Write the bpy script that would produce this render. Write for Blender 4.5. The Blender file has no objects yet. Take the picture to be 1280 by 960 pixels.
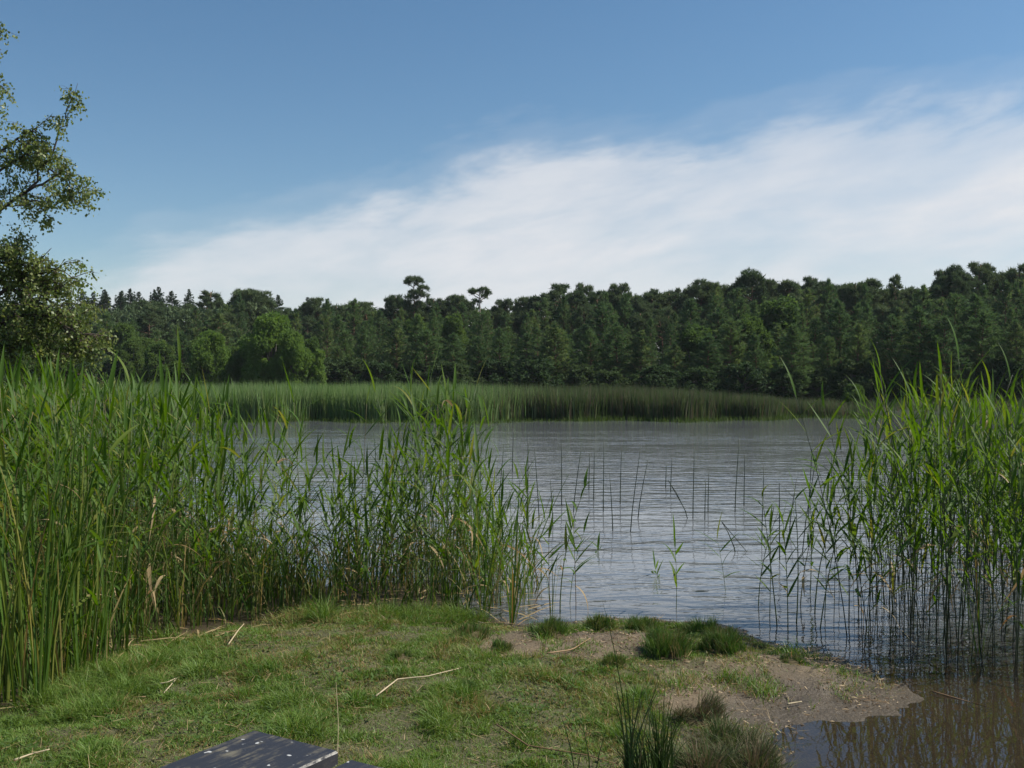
import bpy, math, random
import numpy as np
from mathutils import Vector, Matrix, Euler

R = math.radians
rng = np.random.default_rng(7)
random.seed(7)
scn = bpy.context.scene
col = scn.collection

# ------------------------------------------------------------------ camera
EYE = 1.75          # metres above the water
FPX = 1280.0        # focal length in pixels of the 1280 px wide photograph
cam_d = bpy.data.cameras.new('camera')
cam_d.sensor_width = 36.0
cam_d.lens = 36.0
cam_d.clip_start = 0.05
cam_d.clip_end = 5000
cam = bpy.data.objects.new('camera', cam_d)
cam.location = (0, 0, EYE)
cam.rotation_euler = (R(90), 0, 0)
col.objects.link(cam)
scn.camera = cam

# ------------------------------------------------------------------ light
SUN_AZ, SUN_EL = 83.0, 47.0      # azimuth clockwise from the view direction (+Y), elevation
world = bpy.data.worlds.new('World')
scn.world = world
world.use_nodes = True
wn, wl = world.node_tree.nodes, world.node_tree.links
wn.clear()


def N(nt, t, **kw):
    n = nt.nodes.new(t)
    for k, v in kw.items():
        setattr(n, k, v)
    return n


def L(nt, a, b):
    nt.links.new(a, b)


def M(nt, op, a, b=None, c=None, clamp=False):
    n = nt.nodes.new('ShaderNodeMath')
    n.operation = op
    n.use_clamp = clamp
    for i, v in enumerate((a, b, c)):
        if v is None:
            continue
        if isinstance(v, (int, float)):
            n.inputs[i].default_value = v
        else:
            nt.links.new(v, n.inputs[i])
    return n.outputs[0]


def mixc(nt, f, a, b):
    n = nt.nodes.new('ShaderNodeMix')
    n.data_type = 'RGBA'
    for sock, v in ((n.inputs[0], f), (n.inputs[6], a), (n.inputs[7], b)):
        if isinstance(v, (int, float)):
            sock.default_value = v
        elif isinstance(v, (tuple, list)):
            sock.default_value = (*v[:3], 1)
        else:
            nt.links.new(v, sock)
    return n.outputs[2]


def noise(nt, vec, scale, detail=3, rough=0.55, dist=0.0):
    n = nt.nodes.new('ShaderNodeTexNoise')
    n.inputs['Scale'].default_value = scale
    n.inputs['Detail'].default_value = detail
    n.inputs['Roughness'].default_value = rough
    n.inputs['Distortion'].default_value = dist
    nt.links.new(vec, n.inputs['Vector'])
    return n.outputs['Fac']


def ramp(nt, f, stops, interp='LINEAR'):
    n = nt.nodes.new('ShaderNodeValToRGB')
    n.color_ramp.interpolation = interp
    el = n.color_ramp.elements
    while len(el) < len(stops):
        el.new(0.5)
    for e, (p, c) in zip(el, stops):
        e.position = p
        e.color = (c, c, c, 1) if isinstance(c, (int, float)) else (*c, 1)
    nt.links.new(f, n.inputs[0])
    return n.outputs[0]


wt = world.node_tree
sky = N(wt, 'ShaderNodeTexSky', sky_type='NISHITA', sun_disc=False)
sky.sun_elevation = R(SUN_EL)
sky.sun_rotation = R(SUN_AZ)
sky.altitude = 0
sky.air_density = 1.0
sky.dust_density = 0.4
sky.ozone_density = 1.5
# a bank of thin cloud lying low over the far shore, given by azimuth and elevation
tc = N(wt, 'ShaderNodeTexCoord')
sep = N(wt, 'ShaderNodeSeparateXYZ')
L(wt, tc.outputs['Generated'], sep.inputs[0])
az = M(wt, 'MULTIPLY', M(wt, 'ARCTAN2', sep.outputs[0], sep.outputs[1]), 180 / math.pi)
el = M(wt, 'MULTIPLY', M(wt, 'ARCSINE', sep.outputs[2]), 180 / math.pi)
cv = N(wt, 'ShaderNodeCombineXYZ')
L(wt, M(wt, 'MULTIPLY', az, 0.05), cv.inputs[0])
# streaks rise gently to the right
L(wt, M(wt, 'MULTIPLY', M(wt, 'SUBTRACT', el, M(wt, 'MULTIPLY', az, 0.16)), 0.16), cv.inputs[1])
n1 = noise(wt, cv.outputs[0], 1.6, 6, 0.55, 0.35)
n2 = noise(wt, cv.outputs[0], 4.5, 6, 0.6, 0.2)
# upper edge of the bank in degrees: low on the left, rising in a step towards the right
edge_n = N(wt, 'ShaderNodeFloatCurve')
cm = edge_n.mapping.curves[0]
pts = [(-180, 6), (-60, 2.5), (-25, 5.2), (-18.5, 7.6), (-12, 9.2), (-6.5, 10.6), (-3.5, 11.9), (0, 13.0), (6, 13.5), (15, 13.9), (22, 14.3),
       (27, 14.6), (60, 14.5), (180, 6)]
while len(cm.points) < len(pts):
    cm.points.new(0.5, 0.5)
for p, (a, e) in zip(cm.points, pts):
    p.location = ((a + 180) / 360, e / 30)
    p.handle_type = 'AUTO_CLAMPED'
edge_n.mapping.update()
L(wt, M(wt, 'DIVIDE', M(wt, 'ADD', az, 180.0), 360.0), edge_n.inputs['Value'])
edge = M(wt, 'MULTIPLY', edge_n.outputs[0], 30.0)
below = M(wt, 'SUBTRACT', edge, el)
wob = M(wt, 'ADD', M(wt, 'MULTIPLY', M(wt, 'SUBTRACT', n1, 0.5), 6.0), M(wt, 'MULTIPLY', M(wt, 'SUBTRACT', n2, 0.5), 2.8))
dens = ramp(wt, M(wt, 'MULTIPLY_ADD', M(wt, 'ADD', below, wob), 0.11, 0.20), [(0.0, 0.0), (0.14, 0.10), (0.42, 0.78), (1.0, 1.0)], 'EASE')
thin = M(wt, 'MULTIPLY_ADD', n2, 0.4, 0.78, clamp=True)
inner = ramp(wt, n1, [(0.28, 0.66), (0.56, 1.0)], 'EASE')
n3 = noise(wt, cv.outputs[0], 0.9, 4, 0.5, 0.6)
depth_f = ramp(wt, M(wt, 'MULTIPLY', below, 0.07), [(0.0, 1.0), (0.3, 1.0), (0.75, 0.80), (1.0, 0.86)], 'EASE')
streak = ramp(wt, n3, [(0.36, 0.72), (0.56, 1.0)], 'EASE')
mask = M(wt, 'MULTIPLY', M(wt, 'MULTIPLY', M(wt, 'MULTIPLY', dens, thin), inner), M(wt, 'MULTIPLY', depth_f, streak), clamp=True)
ccol = mixc(wt, n2, (6.9, 7.05, 7.5), (7.9, 7.9, 8.0))
hs = N(wt, 'ShaderNodeHueSaturation')
hs.inputs['Saturation'].default_value = 1.2
hs.inputs['Hue'].default_value = 0.495
L(wt, sky.outputs[0], hs.inputs['Color'])
skymix = mixc(wt, mask, hs.outputs[0], ccol)
bg = N(wt, 'ShaderNodeBackground')
bg.inputs['Strength'].default_value = 0.066
L(wt, skymix, bg.inputs['Color'])
wo = N(wt, 'ShaderNodeOutputWorld')
L(wt, bg.outputs[0], wo.inputs[0])

sun_d = bpy.data.lights.new('sun', 'SUN')
sun_d.energy = 4.0
sun_d.angle = R(0.53)
sun_d.color = (1.0, 0.95, 0.86)
sun = bpy.data.objects.new('sun', sun_d)
sdir = Vector((math.sin(R(SUN_AZ)) * math.cos(R(SUN_EL)), math.cos(R(SUN_AZ)) * math.cos(R(SUN_EL)), math.sin(R(SUN_EL))))
sun.rotation_euler = sdir.to_track_quat('Z', 'Y').to_euler()
sun.location = sdir * 60
col.objects.link(sun)

scn.view_settings.view_transform = 'Standard'
scn.view_settings.look = 'None'
scn.view_settings.gamma = 1
scn.view_settings.exposure = 0.7
scn.cycles.use_denoising = True
scn.cycles.max_bounces = 8
scn.cycles.diffuse_bounces = 3
scn.cycles.transparent_max_bounces = 12
scn.cycles.caustics_reflective = False
scn.cycles.caustics_refractive = False


# ------------------------------------------------------------------ helpers
def at(u, v, z=0.0):
    """ground point seen at photograph pixel u, v on the level z"""
    d = (EYE - z) * FPX / (v - 480.0)
    return ((u - 640.0) / FPX * d, d)


def at_d(u, v, d):
    """point at depth d in the direction of pixel u, v"""
    return Vector(((u - 640) / FPX * d, d, EYE + (480 - v) / FPX * d))


def tag(o, label=None, cat=None, group=None, kind=None):
    for k, v in (('label', label), ('category', cat), ('group', group), ('kind', kind)):
        if v:
            o[k] = v
    return o


def link(name, data, parent=None, loc=None, rot=None, scale=None):
    o = bpy.data.objects.new(name, data)
    if parent is not None:
        o.parent = parent
    if loc is not None:
        o.location = loc
    if rot is not None:
        o.rotation_euler = rot
    if scale is not None:
        o.scale = scale
    col.objects.link(o)
    return o


def tri_mesh(name, V, T, mat, rnd=None, smooth=False, attrs=None):
    V = np.asarray(V, np.float32).reshape(-1, 3)
    T = np.asarray(T, np.int32).reshape(-1, 3)
    me = bpy.data.meshes.new(name)
    me.vertices.add(len(V))
    me.vertices.foreach_set('co', V.ravel())
    me.loops.add(T.size)
    me.loops.foreach_set('vertex_index', T.ravel())
    me.polygons.add(len(T))
    me.polygons.foreach_set('loop_start', np.arange(0, T.size, 3, dtype=np.int32))
    if smooth:
        me.polygons.foreach_set('use_smooth', np.ones(len(T), bool))
    A = dict(attrs or {})
    if rnd is not None:
        A['rnd'] = rnd
    for k, a in A.items():
        at_ = me.attributes.new(k, 'FLOAT', 'POINT')
        at_.data.foreach_set('value', np.asarray(a, np.float32))
    me.update()
    me.validate()
    if mat is not None:
        me.materials.append(mat)
    return me


class Geo:
    """collects triangles and a random number for each piece"""

    def __init__(self):
        self.V, self.T, self.Rn, self.n = [], [], [], 0

    def add(self, V, T, r=0.0):
        V = np.asarray(V, float).reshape(-1, 3)
        self.V.append(V)
        self.T.append(np.asarray(T, int).reshape(-1, 3) + self.n)
        self.Rn.append(np.broadcast_to(np.asarray(r, float), (len(V),)))
        self.n += len(V)

    def mesh(self, name, mat, smooth=False):
        return tri_mesh(name, np.concatenate(self.V), np.concatenate(self.T), mat, np.concatenate(self.Rn), smooth)


def tube(path, radii, sides=6):
    P = np.asarray(path, float)
    n = len(P)
    radii = np.broadcast_to(np.asarray(radii, float), (n,))
    tan = np.gradient(P, axis=0)
    tan /= np.linalg.norm(tan, axis=1)[:, None] + 1e-9
    ref = np.array([0.31, 0.94, 0.12]) if abs(tan[:, 2]).mean() > 0.7 else np.array([0.05, 0.1, 0.99])
    a = np.cross(tan, ref)
    a /= np.linalg.norm(a, axis=1)[:, None] + 1e-9
    b = np.cross(tan, a)
    ang = np.arange(sides) * 2 * math.pi / sides
    V = P[:, None] + radii[:, None, None] * (np.cos(ang)[None, :, None] * a[:, None] + np.sin(ang)[None, :, None] * b[:, None])
    V = V.reshape(-1, 3)
    T = []
    for i in range(n - 1):
        for j in range(sides):
            q0, q1 = i * sides + j, i * sides + (j + 1) % sides
            T += [(q0, q1, q1 + sides), (q0, q1 + sides, q0 + sides)]
    for j in range(1, sides - 1):
        T.append((0, j + 1, j))
        e = (n - 1) * sides
        T.append((e, e + j, e + j + 1))
    return V, np.array(T)


def ribbons(base, H, W, lean, bend, face, nseg=2, curl=0.0):
    """upright tapering blades: base (N,3), height, width, lean direction (angle), bend amount, facing angle"""
    n = len(base)
    H, W, lean, bend, face = [np.broadcast_to(np.asarray(a, float), (n,)) for a in (H, W, lean, bend, face)]
    ld = np.stack([np.cos(lean), np.sin(lean), np.zeros(n)], 1)
    wd = np.stack([np.cos(face), np.sin(face), np.zeros(n)], 1)
    rows = []
    for i in range(nseg + 1):
        t = i / nseg
        up = t * (1 - 0.35 * np.minimum(bend, 1.4) * t)
        c = base + ld * (H * bend * t ** 1.8)[:, None]
        c[:, 2] += H * up
        if i == nseg:
            rows.append(c[:, None])
        else:
            w = (W * 0.5 * (1 - 0.75 * t ** 1.5))[:, None] * wd
            rows.append(np.stack([c - w, c + w], 1))
    V = np.concatenate(rows, 1)
    k = V.shape[1]
    T = []
    for i in range(nseg - 1):
        a = 2 * i
        T += [(a, a + 1, a + 3), (a, a + 3, a + 2)]
    a = 2 * (nseg - 1)
    T.append((a, a + 1, a + 2))
    T = (np.array(T)[None] + (np.arange(n) * k)[:, None, None]).reshape(-1, 3)
    return V.reshape(-1, 3), T, k


_LAT = np.random.default_rng(3).random((256, 256))


def vnoise(x, y, s=1.0, o=0):
    x = np.asarray(x, float) * s + 37.3 * (o + 1)
    y = np.asarray(y, float) * s + 11.7 * (o + 1)
    xi, yi = np.floor(x).astype(int), np.floor(y).astype(int)
    fx, fy = x - xi, y - yi
    fx, fy = fx * fx * (3 - 2 * fx), fy * fy * (3 - 2 * fy)
    g = lambda i, j: _LAT[i % 256, j % 256]
    return (g(xi, yi) * (1 - fx) + g(xi + 1, yi) * fx) * (1 - fy) + (g(xi, yi + 1) * (1 - fx) + g(xi + 1, yi + 1) * fx) * fy


def fbm(x, y, s=1.0, o=0, n=4):
    return sum(vnoise(x, y, s * 2 ** i, o + i) / 2 ** i for i in range(n)) / sum(1 / 2 ** i for i in range(n))


def sstep(a, b, x):
    t = np.clip((np.asarray(x, float) - a) / (b - a), 0, 1)
    return t * t * (3 - 2 * t)


# ------------------------------------------------------------------ materials
def new_mat(name):
    m = bpy.data.materials.new(name)
    m.use_nodes = True
    m.node_tree.nodes.clear()
    return m, m.node_tree


def out(nt, shader):
    o = nt.nodes.new('ShaderNodeOutputMaterial')
    nt.links.new(shader, o.inputs[0])


def principled(nt, color, rough=0.6, spec=0.4, normal=None):
    p = nt.nodes.new('ShaderNodeBsdfPrincipled')
    for k, v in (('Base Color', color), ('Roughness', rough), ('Specular IOR Level', spec)):
        if isinstance(v, tuple):
            p.inputs[k].default_value = (*v, 1)
        elif isinstance(v, (int, float)):
            p.inputs[k].default_value = v
        else:
            nt.links.new(v, p.inputs[k])
    if normal is not None:
        nt.links.new(normal, p.inputs['Normal'])
    return p.outputs[0]


def leaf_mat(name, stops, transl=0.35, rough=0.45, spec=0.35, spot=None):
    """thin plant tissue: colour runs through `stops` by the random number of the piece"""
    m, nt = new_mat(name)
    a = N(nt, 'ShaderNodeAttribute', attribute_name='rnd')
    oi = N(nt, 'ShaderNodeObjectInfo')
    f = M(nt, 'FRACT', M(nt, 'ADD', a.outputs['Fac'], oi.outputs['Random']))
    c = ramp(nt, f, stops)
    if spot:
        g = N(nt, 'ShaderNodeNewGeometry')
        nz = noise(nt, g.outputs['Position'], spot[0], 3)
        c = mixc(nt, ramp(nt, nz, [(0.5, 0.0), (0.7, spot[2])]), c, spot[1])
    p = principled(nt, c, rough, spec)
    t = N(nt, 'ShaderNodeBsdfTranslucent')
    h = N(nt, 'ShaderNodeHueSaturation')
    h.inputs['Hue'].default_value = 0.485
    h.inputs['Saturation'].default_value = 1.15
    h.inputs['Value'].default_value = 1.35
    L(nt, c, h.inputs['Color'])
    L(nt, h.outputs[0], t.inputs[0])
    mx = N(nt, 'ShaderNodeMixShader')
    mx.inputs[0].default_value = transl
    L(nt, p, mx.inputs[1])
    L(nt, t.outputs[0], mx.inputs[2])
    out(nt, mx.outputs[0])
    return m


def bark_mat(name, a, b, scale=8, rough=0.85):
    m, nt = new_mat(name)
    tc_ = N(nt, 'ShaderNodeTexCoord')
    mp = N(nt, 'ShaderNodeMapping')
    mp.inputs['Scale'].default_value = (1, 1, 0.25)
    L(nt, tc_.outputs['Object'], mp.inputs[0])
    nz = noise(nt, mp.outputs[0], scale, 5, 0.65)
    c = mixc(nt, ramp(nt, nz, [(0.35, 0.0), (0.65, 1.0)]), a, b)
    bp = N(nt, 'ShaderNodeBump')
    bp.inputs['Strength'].default_value = 0.5
    bp.inputs['Distance'].default_value = 0.02
    L(nt, nz, bp.inputs['Height'])
    out(nt, principled(nt, c, rough, 0.2, bp.outputs[0]))
    return m


G = {}
G['reed_leaf'] = leaf_mat('reed_leaf', [(0, (0.052, 0.110, 0.014)), (0.35, (0.070, 0.141, 0.020)), (0.7, (0.087, 0.156, 0.029)), (0.93, (0.123, 0.178, 0.029)), (1, (0.205, 0.199, 0.049))], 0.45, 0.55, 0.2)
G['reed_dry'] = leaf_mat('reed_dry', [(0, (0.30, 0.22, 0.11)), (0.5, (0.40, 0.31, 0.17)), (1, (0.26, 0.17, 0.08))], 0.25, 0.6, 0.2)
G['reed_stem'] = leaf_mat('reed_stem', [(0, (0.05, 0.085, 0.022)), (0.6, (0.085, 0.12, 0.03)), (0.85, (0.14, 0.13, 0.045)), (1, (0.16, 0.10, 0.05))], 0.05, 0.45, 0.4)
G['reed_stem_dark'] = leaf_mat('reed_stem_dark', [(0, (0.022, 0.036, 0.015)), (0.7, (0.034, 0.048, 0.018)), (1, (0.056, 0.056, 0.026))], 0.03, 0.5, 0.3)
G['cattail_leaf'] = leaf_mat('cattail_leaf', [(0, (0.057, 0.118, 0.019)), (0.5, (0.087, 0.153, 0.024)), (0.8, (0.155, 0.184, 0.034)), (0.93, (0.226, 0.205, 0.057)), (1, (0.258, 0.174, 0.066))], 0.32, 0.55, 0.2)
G['under_reed'] = leaf_mat('under_reed', [(0, (0.050, 0.103, 0.017)), (0.5, (0.075, 0.135, 0.025)), (0.72, (0.120, 0.151, 0.043)), (0.85, (0.220, 0.184, 0.068)), (1, (0.300, 0.238, 0.102))], 0.35, 0.6, 0.2)
G['rush_green'] = leaf_mat('rush_green', [(0, (0.025, 0.05, 0.016)), (0.7, (0.045, 0.08, 0.022)), (1, (0.14, 0.11, 0.05))], 0.15, 0.5, 0.3)
G['rush'] = leaf_mat('rush', [(0, (0.02, 0.035, 0.018)), (1, (0.04, 0.055, 0.028))], 0.0, 0.5, 0.3)
G['grass'] = leaf_mat('grass', [(0, (0.091, 0.175, 0.024)), (0.45, (0.122, 0.204, 0.035)), (0.7, (0.166, 0.215, 0.048)), (0.86, (0.270, 0.227, 0.087)), (1, (0.308, 0.192, 0.087))], 0.3, 0.5, 0.3)
G['tussock'] = leaf_mat('tussock', [(0, (0.05, 0.11, 0.02)), (0.5, (0.08, 0.15, 0.03)), (0.8, (0.13, 0.15, 0.05)), (1, (0.22, 0.17, 0.08))], 0.25, 0.5, 0.3)
G['heath'] = leaf_mat('heath', [(0, (0.06, 0.10, 0.025)), (0.5, (0.085, 0.11, 0.04)), (0.75, (0.13, 0.11, 0.06)), (1, (0.2, 0.14, 0.09))], 0.2, 0.6, 0.2)
G['far_reed'] = leaf_mat('far_reed', [(0, (0.111, 0.197, 0.058)), (0.6, (0.156, 0.236, 0.085)), (1, (0.208, 0.252, 0.119))], 0.35, 0.6, 0.15)
G['far_reed_brown'] = leaf_mat('far_reed_brown', [(0, (0.054, 0.093, 0.030)), (0.6, (0.071, 0.098, 0.041)), (1, (0.130, 0.098, 0.069))], 0.3, 0.6, 0.15)
G['sedge'] = leaf_mat('sedge', [(0, (0.043, 0.079, 0.018)), (1, (0.072, 0.105, 0.024))], 0.3, 0.6, 0.15)
G['pine'] = leaf_mat('pine', [(0, (0.060, 0.106, 0.044)), (0.4, (0.082, 0.140, 0.053)), (0.75, (0.105, 0.165, 0.059)), (0.93, (0.139, 0.190, 0.066)), (1, (0.064, 0.106, 0.044))], 0.3, 0.7, 0.1)
G['pine_old'] = leaf_mat('pine_old', [(0, (0.064, 0.101, 0.047)), (0.9, (0.101, 0.137, 0.061)), (1, (0.069, 0.104, 0.047))], 0.25, 0.7, 0.1)
G['spruce'] = leaf_mat('spruce', [(0, (0.046, 0.079, 0.046)), (1, (0.072, 0.108, 0.058))], 0.2, 0.7, 0.1)
G['broad'] = leaf_mat('broad', [(0, (0.068, 0.121, 0.036)), (0.6, (0.092, 0.151, 0.041)), (1, (0.111, 0.170, 0.047))], 0.4, 0.65, 0.12)
G['broad_bright'] = leaf_mat('broad_bright', [(0, (0.096, 0.176, 0.042)), (1, (0.139, 0.217, 0.054))], 0.45, 0.65, 0.12)
G['under'] = leaf_mat('under', [(0, (0.039, 0.072, 0.028)), (1, (0.066, 0.099, 0.037))], 0.3, 0.7, 0.1)
G['birch_leaf'] = leaf_mat('birch_leaf', [(0, (0.098, 0.148, 0.039)), (0.5, (0.147, 0.197, 0.053)), (1, (0.229, 0.251, 0.086))], 0.4, 0.45, 0.35)
G['pine_bark'] = bark_mat('pine_bark', (0.10, 0.07, 0.05), (0.22, 0.13, 0.08), 6)
G['pale_bark'] = bark_mat('pale_bark', (0.22, 0.17, 0.13), (0.4, 0.33, 0.27), 6)
G['grey_bark'] = bark_mat('grey_bark', (0.08, 0.075, 0.065), (0.16, 0.15, 0.13), 6)
G['birch_bark'] = bark_mat('birch_bark', (0.06, 0.055, 0.05), (0.5, 0.48, 0.44), 5)
G['twig'] = bark_mat('twig', (0.055, 0.04, 0.035), (0.10, 0.08, 0.065), 10)
G['straw'] = leaf_mat('straw', [(0, (0.38, 0.29, 0.17)), (1, (0.5, 0.42, 0.28))], 0.05, 0.6, 0.2)
G['straw_brown'] = leaf_mat('straw_brown', [(0, (0.22, 0.13, 0.07)), (1, (0.3, 0.2, 0.11))], 0.0, 0.6, 0.2)

G['debris'] = leaf_mat('debris', [(0, (0.05, 0.035, 0.02)), (0.6, (0.13, 0.09, 0.055)), (1, (0.36, 0.28, 0.18))], 0.0, 0.8, 0.15)

# ground: turf soil, sand, wet mud, reed litter, forest floor
m, nt = new_mat('ground')
g = N(nt, 'ShaderNodeNewGeometry')
pos = g.outputs['Position']
A = lambda k: N(nt, 'ShaderNodeAttribute', attribute_name=k).outputs['Fac']
nA, nB, nC = noise(nt, pos, 3.0, 6, 0.6), noise(nt, pos, 14.0, 5, 0.65), noise(nt, pos, 60.0, 4, 0.7)
turf = mixc(nt, nB, (0.05, 0.06, 0.024), (0.12, 0.10, 0.048))
sand = mixc(nt, nB, (0.13, 0.096, 0.056), (0.235, 0.178, 0.112))
sand = mixc(nt, ramp(nt, nA, [(0.42, 0.0), (0.62, 0.75)]), sand, mixc(nt, nB, (0.07, 0.055, 0.032), (0.13, 0.105, 0.065)))
sand = mixc(nt, ramp(nt, nC, [(0.38, 0.0), (0.62, 1.0)]), mixc(nt, 0.5, sand, (0.10, 0.075, 0.05)), sand)
litter = mixc(nt, ramp(nt, nB, [(0.35, 0.0), (0.65, 1.0)]), (0.04, 0.032, 0.018), (0.13, 0.10, 0.035))
mud = mixc(nt, nA, (0.036, 0.029, 0.016), (0.085, 0.064, 0.034))
floor_ = mixc(nt, nA, (0.03, 0.035, 0.015), (0.06, 0.05, 0.025))
c = mixc(nt, A('sand'), turf, sand)
c = mixc(nt, A('litter'), c, litter)
c = mixc(nt, A('far'), c, floor_)
c = mixc(nt, A('bed'), c, mud)
wet = A('wet')
c = mixc(nt, M(nt, 'MULTIPLY', wet, 0.8), c, mixc(nt, nC, (0.034, 0.026, 0.016), (0.068, 0.05, 0.032)))
bp = N(nt, 'ShaderNodeBump')
bp.inputs['Strength'].default_value = 0.7
bp.inputs['Distance'].default_value = 0.035
L(nt, M(nt, 'ADD', nB, M(nt, 'MULTIPLY', nC, 0.4)), bp.inputs['Height'])
rough = M(nt, 'SUBTRACT', 0.9, M(nt, 'MULTIPLY', wet, 0.45))
out(nt, principled(nt, c, rough, 0.35, bp.outputs[0]))
G['ground'] = m

# water: rippled surface over a brown bed
m, nt = new_mat('lake_water')
g = N(nt, 'ShaderNodeNewGeometry')
pos = g.outputs['Position']


def wave_noise(sx, sy, scale, detail, ang=0.0):
    mp = N(nt, 'ShaderNodeMapping')
    mp.inputs['Rotation'].default_value = (0, 0, ang)
    mp.inputs['Scale'].default_value = (sx, sy, 1)
    L(nt, pos, mp.inputs[0])
    return noise(nt, mp.outputs[0], scale, detail, 0.5, 0.2)


sp = N(nt, 'ShaderNodeSeparateXYZ')
L(nt, pos, sp.inputs[0])
w1 = wave_noise(0.40, 1.0, 3.8, 2, R(6))
w2 = wave_noise(0.5, 1.0, 13.0, 2, R(-9))
w3 = wave_noise(0.3, 1.0, 0.8, 2, R(12))
hgt = M(nt, 'ADD', M(nt, 'MULTIPLY', w1, 1.0), M(nt, 'ADD', M(nt, 'MULTIPLY', w2, 0.2), M(nt, 'MULTIPLY', w3, 0.9)))
# the inlet beside the sand spit is sheltered: its water lies almost still
calm_y = N(nt, 'ShaderNodeMapRange')
calm_y.inputs['From Min'].default_value = 5.2
calm_y.inputs['From Max'].default_value = 9.0
calm_y.inputs['To Min'].default_value = 0.06
calm_y.inputs['To Max'].default_value = 1.0
L(nt, sp.outputs[1], calm_y.inputs['Value'])
bp = N(nt, 'ShaderNodeBump')
bp.inputs['Strength'].default_value = 1.0
mpg = N(nt, 'ShaderNodeMapping')                # gusts: rougher and calmer patches
mpg.inputs['Scale'].default_value = (0.10, 0.42, 1)
L(nt, pos, mpg.inputs[0])
gust = ramp(nt, noise(nt, mpg.outputs[0], 1.0, 4, 0.6), [(0.38, 0.3), (0.60, 1.1)])
lee = N(nt, 'ShaderNodeMapRange')                # the water under the far reeds lies in their lee
lee.inputs['From Min'].default_value = 33.0
lee.inputs['From Max'].default_value = 46.0
lee.inputs['To Min'].default_value = 1.0
lee.inputs['To Max'].default_value = 0.10
L(nt, sp.outputs[1], lee.inputs['Value'])
L(nt, M(nt, 'MULTIPLY', M(nt, 'MULTIPLY', M(nt, 'MULTIPLY', calm_y.outputs[0], lee.outputs[0]), gust), 0.028), bp.inputs['Distance'])
L(nt, hgt, bp.inputs['Height'])
fr = N(nt, 'ShaderNodeFresnel')
fr.inputs['IOR'].default_value = 1.33
L(nt, bp.outputs[0], fr.inputs['Normal'])
gl = N(nt, 'ShaderNodeBsdfGlossy')
gl.inputs['Roughness'].default_value = 0.02
gl.inputs['Color'].default_value = (1, 1, 1, 1)
L(nt, bp.outputs[0], gl.inputs['Normal'])
tr = N(nt, 'ShaderNodeBsdfTransparent')
tr.inputs[0].default_value = (0.60, 0.52, 0.36, 1)
df = N(nt, 'ShaderNodeBsdfDiffuse')
df.inputs[0].default_value = (0.135, 0.143, 0.152, 1)  # turbid grey, brightened so its colour stands in for reflected sky
murk_sheen = N(nt, 'ShaderNodeMixShader')
murk_sheen_y = N(nt, 'ShaderNodeMapRange')        # the lake bed drops away: murkier farther out, silvered in place of sky reflection
murk_sheen_y.inputs['From Min'].default_value = 6.2
murk_sheen_y.inputs['From Max'].default_value = 9.0
murk_sheen_y.inputs['To Min'].default_value = 0.06
murk_sheen_y.inputs['To Max'].default_value = 1.0
L(nt, sp.outputs[1], murk_sheen_y.inputs['Value'])
L(nt, murk_sheen_y.outputs[0], murk_sheen.inputs[0])
L(nt, tr.outputs[0], murk_sheen.inputs[1])
L(nt, df.outputs[0], murk_sheen.inputs[2])
mx = N(nt, 'ShaderNodeMixShader')
L(nt, fr.outputs[0], mx.inputs[0])
L(nt, murk_sheen.outputs[0], mx.inputs[1])
L(nt, gl.outputs[0], mx.inputs[2])
out(nt, mx.outputs[0])
G['water'] = m

# ------------------------------------------------------------------ ground and lake
shore_px = [(0, 892), (70, 868), (130, 842), (200, 806), (300, 786), (400, 772), (520, 768), (640, 782), (690, 782), (745, 771),
            (830, 772), (905, 782), (960, 797), (1030, 815), (1090, 832), (1135, 848), (1152, 862), (1120, 884), (1060, 893),
            (1020, 905), (1000, 930), (990, 960)]
land = [(-60, -60), (-60, 26), (-9.5, 26), (-7.6, 16), (-7.4, 10), (-5.2, 6.3)] + [at(u, v, 0.0) for u, v in shore_px] + \
       [(1.15, 4.1), (1.0, 3.0), (1.6, 1.0), (4.5, -3), (9, -6), (60, -20), (60, -60)]
LP = np.array(land)


def land_dist(x, y):
    """signed distance to the near shoreline, positive on land"""
    x, y = np.asarray(x, float), np.asarray(y, float)
    sh = x.shape
    p = np.stack([x.ravel(), y.ravel()], 1)
    best = np.full(len(p), 1e9)
    inside = np.zeros(len(p), bool)
    for i in range(len(LP)):
        a, b = LP[i], LP[(i + 1) % len(LP)]
        ab = b - a
        t = np.clip(((p - a) @ ab) / (ab @ ab), 0, 1)
        best = np.minimum(best, np.linalg.norm(p - a - t[:, None] * ab, axis=1))
        cond = (a[1] > p[:, 1]) != (b[1] > p[:, 1])
        xi = a[0] + (p[:, 1] - a[1]) / (b[1] - a[1] + 1e-12) * ab[0]
        inside ^= cond & (p[:, 0] < xi)
    return np.where(inside, best, -best).reshape(sh)


def far_shore(x):
    x = np.asarray(x, float)
    return 74 - 0.055 * np.clip(x, -90, 90) - np.minimum(0.006 * np.maximum(np.abs(x) - 15, 0) ** 2, 60) + 1.5 * np.sin(x * 0.11)


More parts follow.
